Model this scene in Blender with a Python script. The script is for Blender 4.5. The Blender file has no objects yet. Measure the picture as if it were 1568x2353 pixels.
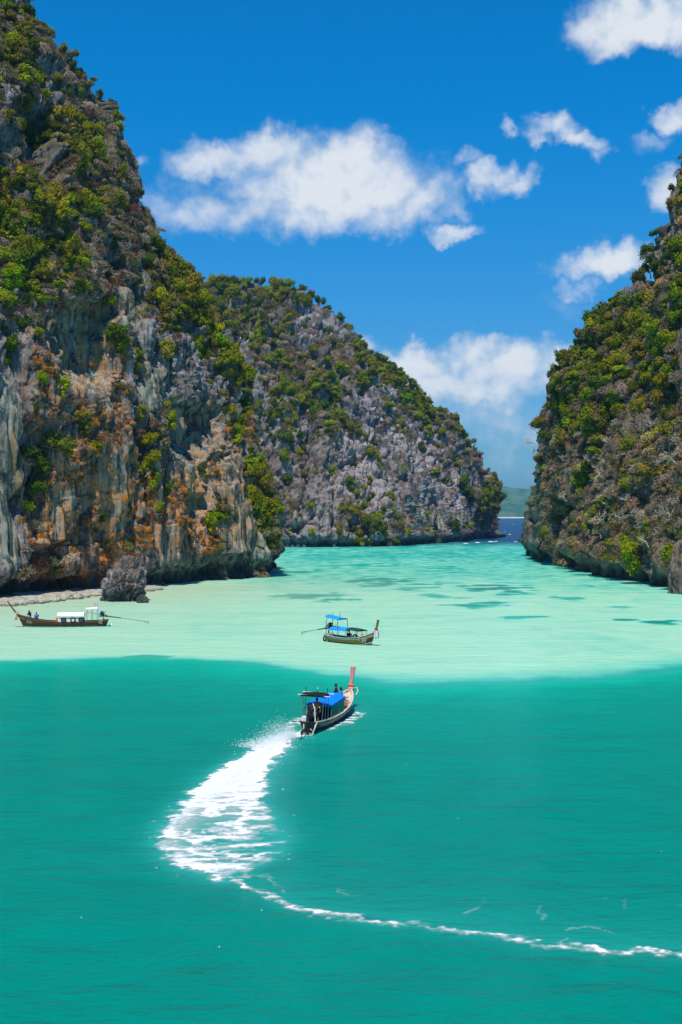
import bpy, bmesh, math, random
import numpy as np
from mathutils import Vector, Matrix, Euler
R = math.radians
random.seed(7); RNG = np.random.default_rng(7)
scn = bpy.context.scene; COL = scn.collection

# ------------------------------------------------------------------ camera, sky, sun, exposure
CAM_H, FOC, HOR, PW, PH = 14.0, 2800.0, 1184.0, 1568.0, 2353.0     # drone 14 m above the lagoon, lens in photo pixels
cd = bpy.data.cameras.new('camera'); cam = bpy.data.objects.new('camera', cd); COL.objects.link(cam)
cd.sensor_fit = 'VERTICAL'; cd.sensor_height = 36.0; cd.lens = FOC / PH * 36.0
cd.clip_start = 0.5; cd.clip_end = 60000
cam.location = (0, 0, CAM_H); cam.rotation_euler = (R(90) + math.atan((HOR - PH / 2) / FOC), 0, 0)
scn.camera = cam
scn.cycles.max_bounces = 5; scn.cycles.diffuse_bounces = 2; scn.cycles.glossy_bounces = 2; scn.cycles.transparent_max_bounces = 12; scn.cycles.volume_bounces = 0
scn.view_settings.view_transform = 'Standard'; scn.view_settings.look = 'None'
scn.view_settings.exposure = 0.0; scn.view_settings.gamma = 1.0; scn.view_settings.use_curve_mapping = False
SUN_EL, SUN_AZ = R(63), R(190)          # azimuth clockwise from +Y: behind the camera, to the left
sd = Vector((math.sin(SUN_AZ) * math.cos(SUN_EL), math.cos(SUN_AZ) * math.cos(SUN_EL), math.sin(SUN_EL)))
sl = bpy.data.lights.new('sun', 'SUN'); sl.energy = 5.0; sl.angle = R(0.53); sl.color = (1.0, 0.94, 0.83)
so = bpy.data.objects.new('sun', sl); COL.objects.link(so); so.rotation_euler = sd.to_track_quat('Z', 'Y').to_euler(); so.location = (0, -50, 300)

def dep(yp, z=0.0): return (CAM_H - z) * FOC / (yp - HOR)            # distance of a point of the water seen at photo row yp
def at(xp, yp, Y): return np.array(((xp - 784.0) / FOC * Y, Y, CAM_H - (yp - HOR) / FOC * Y))
def onsea(xp, yp): Y = dep(yp); return np.array(((xp - 784.0) / FOC * Y, Y, 0.0))

# ------------------------------------------------------------------ node helper
class NT:
    def __init__(s, tree): s.t = tree; tree.nodes.clear()
    def n(s, kind, ins=None, **props):
        nd = s.t.nodes.new(kind)
        for k, v in props.items(): setattr(nd, k, v)
        for k, v in (ins or {}).items():
            sk = nd.inputs[k]
            if isinstance(v, bpy.types.NodeSocket): s.t.links.new(v, sk)
            elif isinstance(v, bpy.types.Node): s.t.links.new(v.outputs[0], sk)
            else: sk.default_value = v
        return nd
    def m(s, op, a, b=0.0, c=0.0, clamp=False):
        return s.n('ShaderNodeMath', {0: a, 1: b, 2: c}, operation=op, use_clamp=clamp).outputs[0]
    def v(s, op, a, b=(0, 0, 0)):
        nd = s.n('ShaderNodeVectorMath', {0: a}, operation=op)
        if op == 'SCALE':
            if isinstance(b, bpy.types.NodeSocket): s.t.links.new(b, nd.inputs['Scale'])
            else: nd.inputs['Scale'].default_value = b
        elif isinstance(b, bpy.types.NodeSocket): s.t.links.new(b, nd.inputs[1])
        else: nd.inputs[1].default_value = b
        return nd.outputs[1] if op in ('LENGTH', 'DOT_PRODUCT', 'DISTANCE') else nd.outputs[0]
    def noise(s, vec, scale, detail=4.0, rough=0.55, dist=0.0):
        return s.n('ShaderNodeTexNoise', {'Vector': vec, 'Scale': scale, 'Detail': detail, 'Roughness': rough, 'Distortion': dist}).outputs[0]
    def ss(s, x, lo, hi, a=0.0, b=1.0):
        return s.n('ShaderNodeMapRange', {0: x, 1: lo, 2: hi, 3: a, 4: b}, interpolation_type='SMOOTHSTEP').outputs[0]
    def mix(s, f, a, b, blend='MIX'):
        nd = s.n('ShaderNodeMix', data_type='RGBA', blend_type=blend)
        for k, val in ((0, f), (6, a), (7, b)):
            if isinstance(val, bpy.types.NodeSocket): s.t.links.new(val, nd.inputs[k])
            else: nd.inputs[k].default_value = val if k == 0 else (tuple(val) + (1.0,))[:4]
        return nd.outputs[2]
    def ramp(s, x, stops):
        nd = s.n('ShaderNodeValToRGB', {0: x}); cr = nd.color_ramp
        while len(cr.elements) < len(stops): cr.elements.new(0.5)
        for e, (p, c) in zip(cr.elements, stops): e.position = p; e.color = (*c, 1.0)
        return nd.outputs[0]
    def attr(s, name, kind='GEOMETRY', out='Fac'):
        return s.n('ShaderNodeAttribute', attribute_name=name, attribute_type=kind).outputs[out]
    def link(s, a, b): s.t.links.new(a, b)
def new_mat(name):
    m = bpy.data.materials.new(name); m.use_nodes = True; return m, NT(m.node_tree)
def finish(nt, shader, disp=None, vol=None):
    o = nt.n('ShaderNodeOutputMaterial')
    if shader is not None: nt.link(shader, o.inputs['Surface'])
    if vol is not None: nt.link(vol, o.inputs['Volume'])
def bsdf(nt, col, rough=0.7, bump=None, spec=0.3, metal=0.0, alpha=None, **kw):
    b = nt.n('ShaderNodeBsdfPrincipled', {'Metallic': metal, 'Specular IOR Level': spec})
    for k, v in (('Base Color', col), ('Roughness', rough), ('Normal', bump), ('Alpha', alpha)):
        if v is None: continue
        if isinstance(v, bpy.types.NodeSocket): nt.link(v, b.inputs[k])
        else: b.inputs[k].default_value = (*v, 1.0) if k == 'Base Color' else v
    for k, v in kw.items(): b.inputs[k.replace('_', ' ')].default_value = v
    return b.outputs[0]

# ------------------------------------------------------------------ sky with clouds (fixed to directions of the sky)
w = bpy.data.worlds.new('World'); scn.world = w; w.use_nodes = True
nt = NT(w.node_tree)
sky = nt.n('ShaderNodeTexSky', sky_type='NISHITA', sun_disc=False, sun_elevation=SUN_EL, sun_rotation=SUN_AZ,
           altitude=0.0, air_density=1.25, dust_density=0.25, ozone_density=3.0)
d = nt.n('ShaderNodeTexCoord').outputs['Generated']
sx = nt.n('ShaderNodeSeparateXYZ', {0: d})
uu = nt.m('ARCTAN2', sx.outputs[0], sx.outputs[1]); vv = nt.m('ARCSINE', sx.outputs[2])
skyc = nt.mix(1.0, sky.outputs[0], nt.mix(nt.ss(vv, 0.0, 0.35), (0.30, 0.68, 1.16), (0.0, 0.82, 1.46)), 'MULTIPLY')   # deep tropical blue
uv = nt.n('ShaderNodeCombineXYZ', {0: uu, 1: vv, 2: 0.0}).outputs[0]
warp = nt.n('ShaderNodeTexNoise', {'Vector': uv, 'Scale': 30.0, 'Detail': 5.0, 'Roughness': 0.6}).outputs['Color']
warp = nt.v('SCALE', nt.v('SUBTRACT', warp, (0.5, 0.5, 0.5)), 0.050)
uvw = nt.v('ADD', uv, warp)
CLOUDS = [  # photo x, y, rx, ry, weight
    (770, 415, 225, 100, 1.05), (860, 450, 170, 80, 1.0), (640, 380, 140, 58, 0.85), (510, 365, 110, 40, 0.75), (700, 490, 150, 55, 0.8),
    (455, 490, 120, 50, 0.55), (560, 500, 90, 45, 0.5), (440, 430, 60, 40, 0.35), (370, 480, 70, 30, 0.22), (1040, 530, 62, 22, 0.75), (1040, 460, 40, 40, 0.4),
    (1470, 45, 150, 62, 1.1), (1400, 85, 80, 35, 0.75), (1545, 70, 80, 45, 0.8),
    (1270, 300, 60, 30, 0.75), (1330, 325, 60, 24, 0.7), (1376, 350, 28, 16, 0.4), (1175, 287, 18, 22, 0.5), (1240, 272, 30, 16, 0.5),
    (1130, 400, 60, 42, 0.75), (1190, 425, 50, 28, 0.7), (1070, 355, 30, 14, 0.35), (1225, 395, 20, 30, 0.35),
    (1550, 262, 45, 34, 0.8), (1488, 322, 42, 26, 0.4), (1540, 430, 50, 46, 0.85),
    (1420, 598, 85, 44, 1.0), (1360, 615, 95, 26, 0.6), (1325, 664, 34, 22, 0.6), (1310, 690, 50, 34, 0.2),
    (318, 374, 26, 14, 0.45), (885, 302, 22, 14, 0.3), (990, 360, 14, 14, 0.25),
    (960, 830, 95, 42, 0.9), (1080, 815, 110, 50, 0.95), (1190, 830, 90, 55, 0.95), (1290, 850, 70, 50, 0.9), (840, 790, 40, 34, 0.6),
    (1060, 880, 240, 70, 0.85), (1080, 960, 230, 80, 0.40), (1160, 1040, 160, 70, 0.20)]
m = None
for (cx, cy, rx, ry, wt) in CLOUDS:
    u0 = math.atan((cx - 784) / FOC); v0 = math.atan((HOR - cy) / FOC * math.cos(u0))
    q = nt.v('MULTIPLY', nt.v('SUBTRACT', uvw, (u0, v0, 0)), (FOC / rx, FOC / ry, 0))
    val = nt.m('MULTIPLY_ADD', nt.v('DOT_PRODUCT', q, q), -0.62 * wt, wt)
    m = val if m is None else nt.m('SMOOTH_MAX', m, val, 0.12)
fb = nt.noise(uv, 26.0, 6.0, 0.57)
def cloud_colour(m, fb, vec, off, sc):
    dens = nt.m('MULTIPLY_ADD', nt.m('SUBTRACT', fb, 0.5), 1.35, nt.m('MULTIPLY', m, 1.12))
    alpha = nt.m('MULTIPLY', nt.ss(dens, -0.05, 1.15), 0.90)
    rel = nt.m('SUBTRACT', nt.noise(nt.v('ADD', vec, off), sc, 3.0, 0.55), nt.noise(vec, sc, 3.0, 0.55))       # billows turned to the sun are whiter
    shade = nt.ss(nt.m('MULTIPLY_ADD', rel, -1.6, nt.m('MULTIPLY', dens, 0.42)), -0.05, 0.52)
    return nt.mix(alpha, skyc, nt.mix(shade, (6.0, 7.4, 8.9), (9.5, 9.8, 10.1)))
inview = cloud_colour(m, fb, uv, (0.004, -0.010, 0), 26.0)
# the rest of the sky goes on with scattered fair-weather cumulus of the same kind
gen = nt.m('MULTIPLY', nt.m('SUBTRACT', nt.noise(nt.v('MULTIPLY', d, (1, 1, 1.6)), 3.2, 2.0), 0.60), 6.0)
outs = nt.m('MAXIMUM', nt.ss(nt.m('ABSOLUTE', uu), 0.36, 0.46), nt.ss(vv, 0.46, 0.58))
gen = nt.m('MINIMUM', nt.m('MULTIPLY_ADD', nt.m('SUBTRACT', outs, 1.0), 3.0, gen), 1.0)
gen = nt.m('MULTIPLY_ADD', nt.ss(vv, -0.02, 0.05), 3.0, nt.m('SUBTRACT', gen, 3.0))
elsewhere = cloud_colour(gen, nt.noise(d, 16.0, 5.0, 0.6), d, (0.0, 0.004, -0.012), 16.0)
reg = nt.m('MULTIPLY', nt.m('MULTIPLY', nt.m('LESS_THAN', nt.m('ABSOLUTE', uu), 0.36), nt.m('LESS_THAN', vv, 0.46)), nt.m('GREATER_THAN', vv, -0.01))
ba = nt.n('ShaderNodeBackground', {'Color': elsewhere, 'Strength': 0.09}); bb = nt.n('ShaderNodeBackground', {'Color': inview, 'Strength': 0.09})
mx = nt.n('ShaderNodeMixShader', {0: reg, 1: ba.outputs[0], 2: bb.outputs[0]})
nt.link(mx.outputs[0], nt.n('ShaderNodeOutputWorld').inputs[0])
w.cycles.sampling_method = 'MANUAL'; w.cycles.sample_map_resolution = 512

# ------------------------------------------------------------------ numpy noise
_G = RNG.normal(size=(256, 3)).astype(np.float32); _G /= np.linalg.norm(_G, axis=1, keepdims=True)
def _h(ix, iy, iz, seed):
    h = (ix.astype(np.uint32) * np.uint32(374761393) + iy.astype(np.uint32) * np.uint32(668265263) + iz.astype(np.uint32) * np.uint32(2147483647 - 58)
         + np.uint32(seed * 144665 % 4294967291))
    h = (h ^ (h >> np.uint32(13))) * np.uint32(1274126177)
    return h ^ (h >> np.uint32(16))
from concurrent.futures import ThreadPoolExecutor
_POOL = ThreadPoolExecutor(4)
def _par(fn, p, seed):
    p = np.ascontiguousarray(p, dtype=np.float32)
    if len(p) < 20000: return fn(p, seed)
    ch = np.array_split(p, max(4, len(p) // 12000)); r = list(_POOL.map(lambda c: fn(c, seed), ch))
    return tuple(np.concatenate(k) for k in zip(*r)) if isinstance(r[0], tuple) else np.concatenate(r)
def gn(p, seed=0): return _par(_gn, p, seed)
def worley(p, seed=0): return _par(_worley, p, seed)
def _gn(p, seed=0):
    p = np.ascontiguousarray(p, dtype=np.float32); i = np.floor(p); f = p - i; i = i.astype(np.int64)
    u = f * f * f * (f * (f * 6 - 15) + 10); out = np.zeros(len(p), np.float32)
    for dx in (0, 1):
        wx = u[:, 0] if dx else 1 - u[:, 0]
        for dy in (0, 1):
            wy = wx * (u[:, 1] if dy else 1 - u[:, 1])
            for dz in (0, 1):
                wz = wy * (u[:, 2] if dz else 1 - u[:, 2])
                g = _G[_h(i[:, 0] + dx, i[:, 1] + dy, i[:, 2] + dz, seed) & np.uint32(255)]
                out += wz * (g[:, 0] * (f[:, 0] - dx) + g[:, 1] * (f[:, 1] - dy) + g[:, 2] * (f[:, 2] - dz))
    return out * 1.6
def fbm(p, o=3, seed=0, gain=0.5):
    a, s, t = 1.0, 0.0, 0.0
    for k in range(o): s = s + a * gn(p * (2.03 ** k), seed + k); t += a; a *= gain
    return s / t
def ridged(p, o=3, seed=0, gain=0.5):
    a, s, t = 1.0, 0.0, 0.0
    for k in range(o): s = s + a * (1 - np.abs(gn(p * (2.03 ** k), seed + k)) * 1.6); t += a; a *= gain
    return s / t
def _worley(p, seed=0):
    p = p.astype(np.float32); i = np.floor(p).astype(np.int64); n = len(p)
    f1 = np.full(n, 9.0, np.float32); f2 = np.full(n, 9.0, np.float32); cid = np.zeros(n, np.float32)
    for dx in (-1, 0, 1):
        for dy in (-1, 0, 1):
            for dz in (-1, 0, 1):
                j = i + np.array((dx, dy, dz)); h = _h(j[:, 0], j[:, 1], j[:, 2], seed)
                jit = np.stack(((h & np.uint32(1023)), (h >> np.uint32(10)) & np.uint32(1023), (h >> np.uint32(20)) & np.uint32(1023)), 1).astype(np.float32) / 1023
                dd = ((j + 0.1 + 0.8 * jit - p) ** 2).sum(1)
                c = dd < f1; f2 = np.where(c, f1, np.minimum(f2, dd)); cid = np.where(c, (h >> np.uint32(5) & np.uint32(255)).astype(np.float32) / 255, cid); f1 = np.where(c, dd, f1)
    return np.sqrt(f1), np.sqrt(f2), cid
def sstep(x, a, b): t = np.clip((x - a) / (b - a), 0, 1); return t * t * (3 - 2 * t)

# ------------------------------------------------------------------ object helpers
def raw_mesh(name, V, F, smooth=True):
    V = np.asarray(V, np.float32).reshape(-1, 3); F = np.asarray(F, np.int32); k = F.shape[1]
    me = bpy.data.meshes.new(name); me.vertices.add(len(V)); me.vertices.foreach_set('co', V.ravel())
    me.loops.add(F.size); me.loops.foreach_set('vertex_index', F.ravel())
    me.polygons.add(len(F)); me.polygons.foreach_set('loop_start', np.arange(0, F.size, k, dtype=np.int32))
    me.update(calc_edges=True)
    me.polygons.foreach_set('use_smooth', np.full(len(F), smooth)); me.update(); return me
def grid_faces(nr, nc, keep=None):
    r, c = np.meshgrid(np.arange(nr - 1), np.arange(nc - 1), indexing='ij'); a = (r * nc + c).ravel()
    F = np.stack((a, a + 1, a + 1 + nc, a + nc), 1)
    return F if keep is None else F[keep.ravel()]
def fattr(me, name, vals):
    a = me.attributes.new(name, 'FLOAT', 'POINT'); a.data.foreach_set('value', np.asarray(vals, np.float32).ravel())
def link(name, me, mat=None, parent=None, M=None):
    o = bpy.data.objects.new(name, me); COL.objects.link(o)
    if mat is not None and me is not None and len(me.materials) == 0: me.materials.append(mat)
    if parent is not None: o.parent = parent
    if M is not None: o.matrix_local = M
    return o
def tag(o, label=None, cat=None, group=None, kind=None):
    for k, v in (('label', label), ('category', cat), ('group', group), ('kind', kind)):
        if v: o[k] = v
    return o
class MB:
    def __init__(s): s.v = []; s.f = []
    def add(s, V, F):
        b = len(s.v); s.v += [tuple(x) for x in V]; s.f += [tuple(i + b for i in f) for f in F]; return s
    def box(s, c, size, rot=(0, 0, 0)):
        hx, hy, hz = [k / 2 for k in size]; M = Euler(rot).to_matrix(); c = Vector(c)
        V = [c + M @ Vector((x * hx, y * hy, z * hz)) for x in (-1, 1) for y in (-1, 1) for z in (-1, 1)]
        return s.add(V, [(0, 1, 3, 2), (4, 6, 7, 5), (0, 4, 5, 1), (2, 3, 7, 6), (0, 2, 6, 4), (1, 5, 7, 3)])
    def tube(s, pts, rad, n=6, cap=True, closed=False):
        pts = [Vector(p) for p in pts]; k = len(pts); rad = rad if hasattr(rad, '__len__') else [rad] * k; V = []; F = []
        up = Vector((0, 0, 1))
        for i, p in enumerate(pts):
            a = pts[(i - 1) % k] if (closed or i) else p; b = pts[(i + 1) % k] if (closed or i < k - 1) else p
            t = (b - a).normalized(); x = t.cross(up)
            if x.length < 0.05: x = t.cross(Vector((0, 1, 0)))
            x.normalize(); y = t.cross(x)
            V += [p + (x * math.cos(2 * math.pi * j / n) + y * math.sin(2 * math.pi * j / n)) * rad[i] for j in range(n)]
        for i in range(k if closed else k - 1):
            for j in range(n):
                i2 = (i + 1) % k; F.append((i * n + j, i * n + (j + 1) % n, i2 * n + (j + 1) % n, i2 * n + j))
        if cap and not closed: F += [tuple(range(n - 1, -1, -1)), tuple((k - 1) * n + j for j in range(n))]
        return s.add(V, F)
    def ell(s, c, r, nu=10, nv=7, rot=(0, 0, 0)):
        M = Euler(rot).to_matrix(); V = []; F = []
        for i in range(nv + 1):
            th = math.pi * i / nv
            for j in range(nu):
                ph = 2 * math.pi * j / nu
                V.append(Vector(c) + M @ Vector((r[0] * math.sin(th) * math.cos(ph), r[1] * math.sin(th) * math.sin(ph), r[2] * math.cos(th))))
        for i in range(nv):
            for j in range(nu): F.append((i * nu + j, (i + 1) * nu + j, (i + 1) * nu + (j + 1) % nu, i * nu + (j + 1) % nu))
        return s.add(V, F)
    def cyl(s, a, b, r, n=12): return s.tube([a, b], r, n)
    def torus(s, c, r1, r2, rot=(0, 0, 0), n=18, m=7):
        M = Euler(rot).to_matrix()
        return s.tube([Vector(c) + M @ Vector((r1 * math.cos(2 * math.pi * i / n), r1 * math.sin(2 * math.pi * i / n), 0)) for i in range(n)], r2, m, closed=True)
    def grid(s, P):      # P[row][col]
        nr, nc = len(P), len(P[0])
        return s.add([p for r in P for p in r], [(i * nc + j, i * nc + j + 1, (i + 1) * nc + j + 1, (i + 1) * nc + j) for i in range(nr - 1) for j in range(nc - 1)])
    def mesh(s, name, smooth=False):
        me = bpy.data.meshes.new(name); me.from_pydata([tuple(v) for v in s.v], [], s.f); me.update()
        if smooth: me.polygons.foreach_set('use_smooth', [True] * len(me.polygons))
        return me
    def build(s, name, mat, parent=None, M=None, smooth=False): return link(name, s.mesh(name, smooth), mat, parent, M)
# ------------------------------------------------------------------ materials of the setting
def rock_material(name, light, mid, dark, warm=1.0):
    m, nt = new_mat(name)
    P = nt.n('ShaderNodeNewGeometry').outputs['Position']
    N = nt.n('ShaderNodeSeparateXYZ', {0: nt.n('ShaderNodeNewGeometry').outputs['Normal']}).outputs[2]
    big = nt.noise(P, 0.055, 4.0, 0.6); med = nt.noise(P, 0.33, 6.0, 0.65)
    st1 = nt.noise(nt.v('MULTIPLY', P, (1, 1, 0.045)), 0.75, 5.0, 0.6, 0.15)      # stains run down the face
    st2 = nt.noise(nt.v('MULTIPLY', P, (1, 1, 0.035)), 0.42, 3.0, 0.55)
    fine = nt.noise(P, 1.7, 6.0, 0.7)
    c = nt.mix(nt.ss(big, 0.36, 0.62), mid, light)
    c = nt.mix(nt.m('MULTIPLY', nt.ss(med, 0.46, 0.66), 0.85), c, dark)
    c = nt.mix(nt.m('MULTIPLY', nt.ss(st1, 0.52, 0.68), 0.75), c, dark)
    c = nt.mix(nt.m('MULTIPLY', nt.ss(st2, 0.57, 0.66), 0.5), c, tuple(k * 1.35 for k in light))
    st3 = nt.noise(nt.v('MULTIPLY', P, (1, 1, 0.07)), 1.9, 5.0, 0.65, 0.1)
    c = nt.mix(nt.m('MULTIPLY', nt.ss(st3, 0.53, 0.61), 0.75), c, dark)
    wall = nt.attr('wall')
    wc = nt.mix(nt.ss(st1, 0.40, 0.58), (0.28, 0.27, 0.22), (0.022, 0.042, 0.044))  # pale streaks; the dark teal puts lagoon-lit alcove shade into the colour
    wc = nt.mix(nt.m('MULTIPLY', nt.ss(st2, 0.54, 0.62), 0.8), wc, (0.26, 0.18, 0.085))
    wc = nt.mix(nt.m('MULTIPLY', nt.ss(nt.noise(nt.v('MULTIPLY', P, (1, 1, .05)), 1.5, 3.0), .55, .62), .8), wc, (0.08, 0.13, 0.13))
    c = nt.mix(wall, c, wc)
    org = nt.m('MULTIPLY', nt.attr('orange'), nt.ss(nt.noise(nt.v('MULTIPLY', P, (1, 1, 0.55)), 0.55, 7.0, 0.72), 0.465, 0.55))
    oc = nt.mix(nt.ss(fine, 0.4, 0.62), (0.42, 0.150, 0.030), (0.48, 0.29, 0.16))
    c = nt.mix(nt.m('MULTIPLY', org, 0.9), c, oc)
    veg = nt.m('MULTIPLY', nt.attr('veg'), nt.ss(nt.m('ADD', nt.m('MULTIPLY', N, 0.9), nt.m('MULTIPLY', med, 0.9)), 0.42, 0.75))
    vc = nt.mix(nt.ss(nt.noise(P, 0.21, 4.0, 0.7), 0.42, 0.6), (0.115, 0.085, 0.055), (0.07, 0.08, 0.025))
    vc = nt.mix(nt.ss(fine, 0.45, 0.65), vc, (0.17, 0.125, 0.075))
    c = nt.mix(veg, c, vc)
    c = nt.mix(nt.m('MULTIPLY', nt.ss(fine, 0.55, 0.75), 0.35), c, (0.55, 0.52, 0.48))
    c = nt.mix(nt.m('MULTIPLY', nt.attr('foot_dark'), 0.8), c, (0.035, 0.045, 0.042))      # near-black band above the waterline
    h = nt.m('ADD', nt.m('MULTIPLY', fine, 0.30), nt.m('ADD', nt.m('MULTIPLY', med, 0.4), nt.m('ADD', nt.m('MULTIPLY', st1, 0.8), nt.m('MULTIPLY', st3, 0.7))))
    b = nt.n('ShaderNodeBump', {'Strength': 0.7, 'Distance': 0.7, 'Height': h}).outputs[0]
    finish(nt, bsdf(nt, c, 0.85, b, 0.15)); return m
MAT_LEFT = rock_material('limestone_left', (0.29, 0.28, 0.28), (0.125, 0.12, 0.12), (0.020, 0.021, 0.024))
MAT_MID = rock_material('limestone_middle', (0.32, 0.305, 0.32), (0.155, 0.145, 0.158), (0.028, 0.026, 0.032))
MAT_RIGHT = rock_material('limestone_right', (0.28, 0.24, 0.205), (0.14, 0.112, 0.088), (0.026, 0.021, 0.018))

# ------------------------------------------------------------------ wake outline on the water
WK = np.array([onsea(*p)[:2] for p in [(674, 1694), (640, 1692), (593, 1719), (523, 1757), (482, 1783), (459, 1806), (434, 1832), (406, 1865), (376, 1902), (366, 1938),
      (384, 1970), (413, 1990), (452, 1998), (491, 2016), (520, 2022), (558, 2002), (593, 1984), (628, 1964), (652, 1929), (628, 1880), (603, 1843), (607, 1797), (612, 1774), (637, 1748), (668, 1708)]])
TAIL = np.array([onsea(*p)[:2] for p in [(505, 2012), (550, 2030), (600, 2052), (660, 2079), (720, 2096), (800, 2109), (880, 2122), (960, 2124), (1010, 2134), (1060, 2142), (1120, 2147),
      (1180, 2156), (1250, 2173), (1330, 2174), (1400, 2188), (1480, 2186), (1568, 2194), (1720, 2206), (1900, 2215)]])
def seg_dist(P, A):
    best = np.full(len(P), 1e9)
    for a, b in zip(A[:-1], A[1:]):
        ab = b - a; t = np.clip(((P - a) @ ab) / (ab @ ab), 0, 1); best = np.minimum(best, np.hypot(*(P - a - t[:, None] * ab).T))
    return best
def poly_sd(P, A):
    dd = seg_dist(P, np.vstack((A, A[:1]))); ins = np.zeros(len(P), bool); x, y = P.T
    for a, b in zip(A, np.roll(A, -1, 0)):
        ins ^= ((a[1] > y) != (b[1] > y)) & (x < (b[0] - a[0]) * (y - a[1]) / (b[1] - a[1] + 1e-12) + a[0])
    return np.where(ins, dd, -dd)

# ------------------------------------------------------------------ sea
EDGE = np.array([onsea(*p)[:2] for p in [(-900, 1508), (-300, 1512), (0, 1514), (200, 1508), (400, 1510), (600, 1522), (750, 1541), (900, 1555), (1100, 1558), (1300, 1549), (1450, 1535), (1568, 1520), (1900, 1490), (2400, 1470)]])
DARK_PATCHES = [(881, 1336, 95, 10, .9), (960, 1345, 70, 8, .7), (731, 1372, 85, 10, .75), (688, 1314, 45, 5, .7), (996, 1304, 50, 7, .6), (1147, 1350, 75, 11, .95), (1180, 1362, 50, 6, .7),
        (1117, 1389, 80, 6, .75), (1520, 1429, 75, 6, 1.0), (1225, 1418, 60, 5, .45), (840, 1300, 90, 5, .5), (1290, 1375, 50, 5, .5), (1420, 1395, 40, 4, .4), (1010, 1370, 60, 6, .45), (930, 1272, 200, 7, .4), (1350, 1345, 60, 4, .35),
        (330, 1512, 60, 5, .6)]
def sea_depth(X, Y):
    P3 = np.stack((X * 0.09, Y * 0.055, np.zeros_like(X)), 1).astype(np.float32)
    ns = fbm(P3 * np.array((1.3, 3.2, 1), np.float32), 4, 41)
    n1 = fbm(P3, 4, 11); n2 = fbm(P3 * 3.1, 3, 21); n0 = fbm(P3 * 0.25, 3, 31)
    s = Y - np.interp(X, EDGE[:, 0], EDGE[:, 1]) + 3.0 * n1 + 1.4 * n2 + 1.2 * ns
    soft = 2.4 + 4.2 * sstep(X, -14, 6)                       # the bank's lip is crisp on the left, gentle in the middle
    deep = sstep(-s / soft, -1.2, 1.6)
    dv = 0.16 + 0.07 * n1 + 0.07 * n2 + 0.08 * n0 + 0.11 * ns
    dv = dv + 0.19 * sstep(Y + 25 * n1, 165, 300) * sstep(X / Y, -0.14, -0.02) * (1 + 0.9 * n2)
    for cx, cy, rx, ry, wt in DARK_PATCHES:  # darker patches scattered over the shallows
        c = onsea(cx, cy); Rx = rx / FOC * c[1]; Ry = (dep(cy - ry) - dep(cy + ry)) / 2
        q = ((X - c[0]) / Rx) ** 2 + ((Y - c[1]) / Ry) ** 2
        dv = np.maximum(dv, dv * 0 + 0.15 + wt * 0.8 * sstep(0.75 - 0.55 * q + 1.0 * n1 + 1.0 * n2 + 2.2 * ns, 0.1, 1.0) * (q < 7))
    dv = dv + 0.10 * sstep(Y, 340, 420) * (0.6 + n1)
    tail = 1 - np.exp(np.minimum(s, 0) / 18.0)
    dv = dv * (1 - deep) + deep * (0.53 + 0.37 * tail + 0.05 * n0)
    oce = sstep(Y + 45 * n0 + 25 * n1, 500, 680)
    beach = np.exp(-np.maximum(0, (np.abs(seg_dist(np.stack((X, Y), 1), BEACH)) - 1.0)) / 30.0) * (1 - deep)
    return dv, oce, beach
BEACH = np.array([onsea(*p)[:2] for p in [(-500, 1450), (-100, 1409), (0, 1397), (150, 1382), (230, 1375), (330, 1364), (420, 1352)]])
ys = np.concatenate((np.linspace(-400, 20, 20), np.exp(np.linspace(math.log(24), math.log(14000), 820))))
xs = np.sinh(np.linspace(-1, 1, 301) * 6.2) * (9000 / math.sinh(6.2)); xs = np.unique(np.concatenate((xs, np.linspace(-75, 75, 241))))
XX, YY = np.meshgrid(xs, ys); X, Y = XX.ravel(), YY.ravel()
me = raw_mesh('sea', np.stack((X, Y, np.zeros_like(X)), 1), grid_faces(len(ys), len(xs)))
dv, oce, bea = sea_depth(X, np.maximum(Y, 5.0)); fattr(me, 'dep', dv); fattr(me, 'oce', oce); fattr(me, 'bea', bea)
P2 = np.stack((X, Y), 1); aer = np.zeros(len(X)); sel = (Y > 25) & (Y < 100) & (np.abs(X) < 40)
n = fbm(np.stack((X, Y, 0 * X), 1)[sel] * 0.7, 3, 5)
sd_ = poly_sd(P2[sel], WK); td = seg_dist(P2[sel], TAIL)
inner = np.interp(X[sel], TAIL[:, 0], TAIL[:, 1]) - Y[sel]                # the inside of the turn (away from the camera) stays stirred up longer
a = np.maximum(0.8 * np.exp(np.minimum(0, sd_ + 0.2) / (0.55 + 0.3 * n)), np.where(inner < 0, 0.45 * np.exp(-td / (2.6 + n)), 0.5 * np.exp(-td / 0.5)))
boat_d = seg_dist(P2[sel], np.array([(-2.4, 77.0), (0.6, 88.0)])); a = np.maximum(a, 0.45 * np.exp(-np.maximum(0, boat_d - 0.8) / 1.0))
aer[sel] = np.clip(a, 0, 1); fattr(me, 'aer', aer)
msea, nt = new_mat('lagoon_water')
P = nt.n('ShaderNodeNewGeometry').outputs['Position']
dpt = nt.m('ADD', nt.attr('dep'), nt.m('MULTIPLY', nt.m('SUBTRACT', nt.noise(nt.v('MULTIPLY', P, (0.35, 0.22, 1)), 1.0, 6.0, 0.65), 0.5), 0.16))
c = nt.ramp(dpt, [(0.0, (0.42, 0.66, 0.46)), (0.16, (0.31, 0.62, 0.43)), (0.32, (0.14, 0.53, 0.39)), (0.46, (0.02, 0.36, 0.29)), (0.60, (0.0, 0.36, 0.245)), (0.76, (0.0, 0.25, 0.180)), (0.90, (0.0, 0.196, 0.152)), (1.0, (0.0, 0.165, 0.132))])
c = nt.mix(nt.m('MULTIPLY', nt.attr('bea'), 0.75), c, (0.40, 0.46, 0.31))
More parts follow.
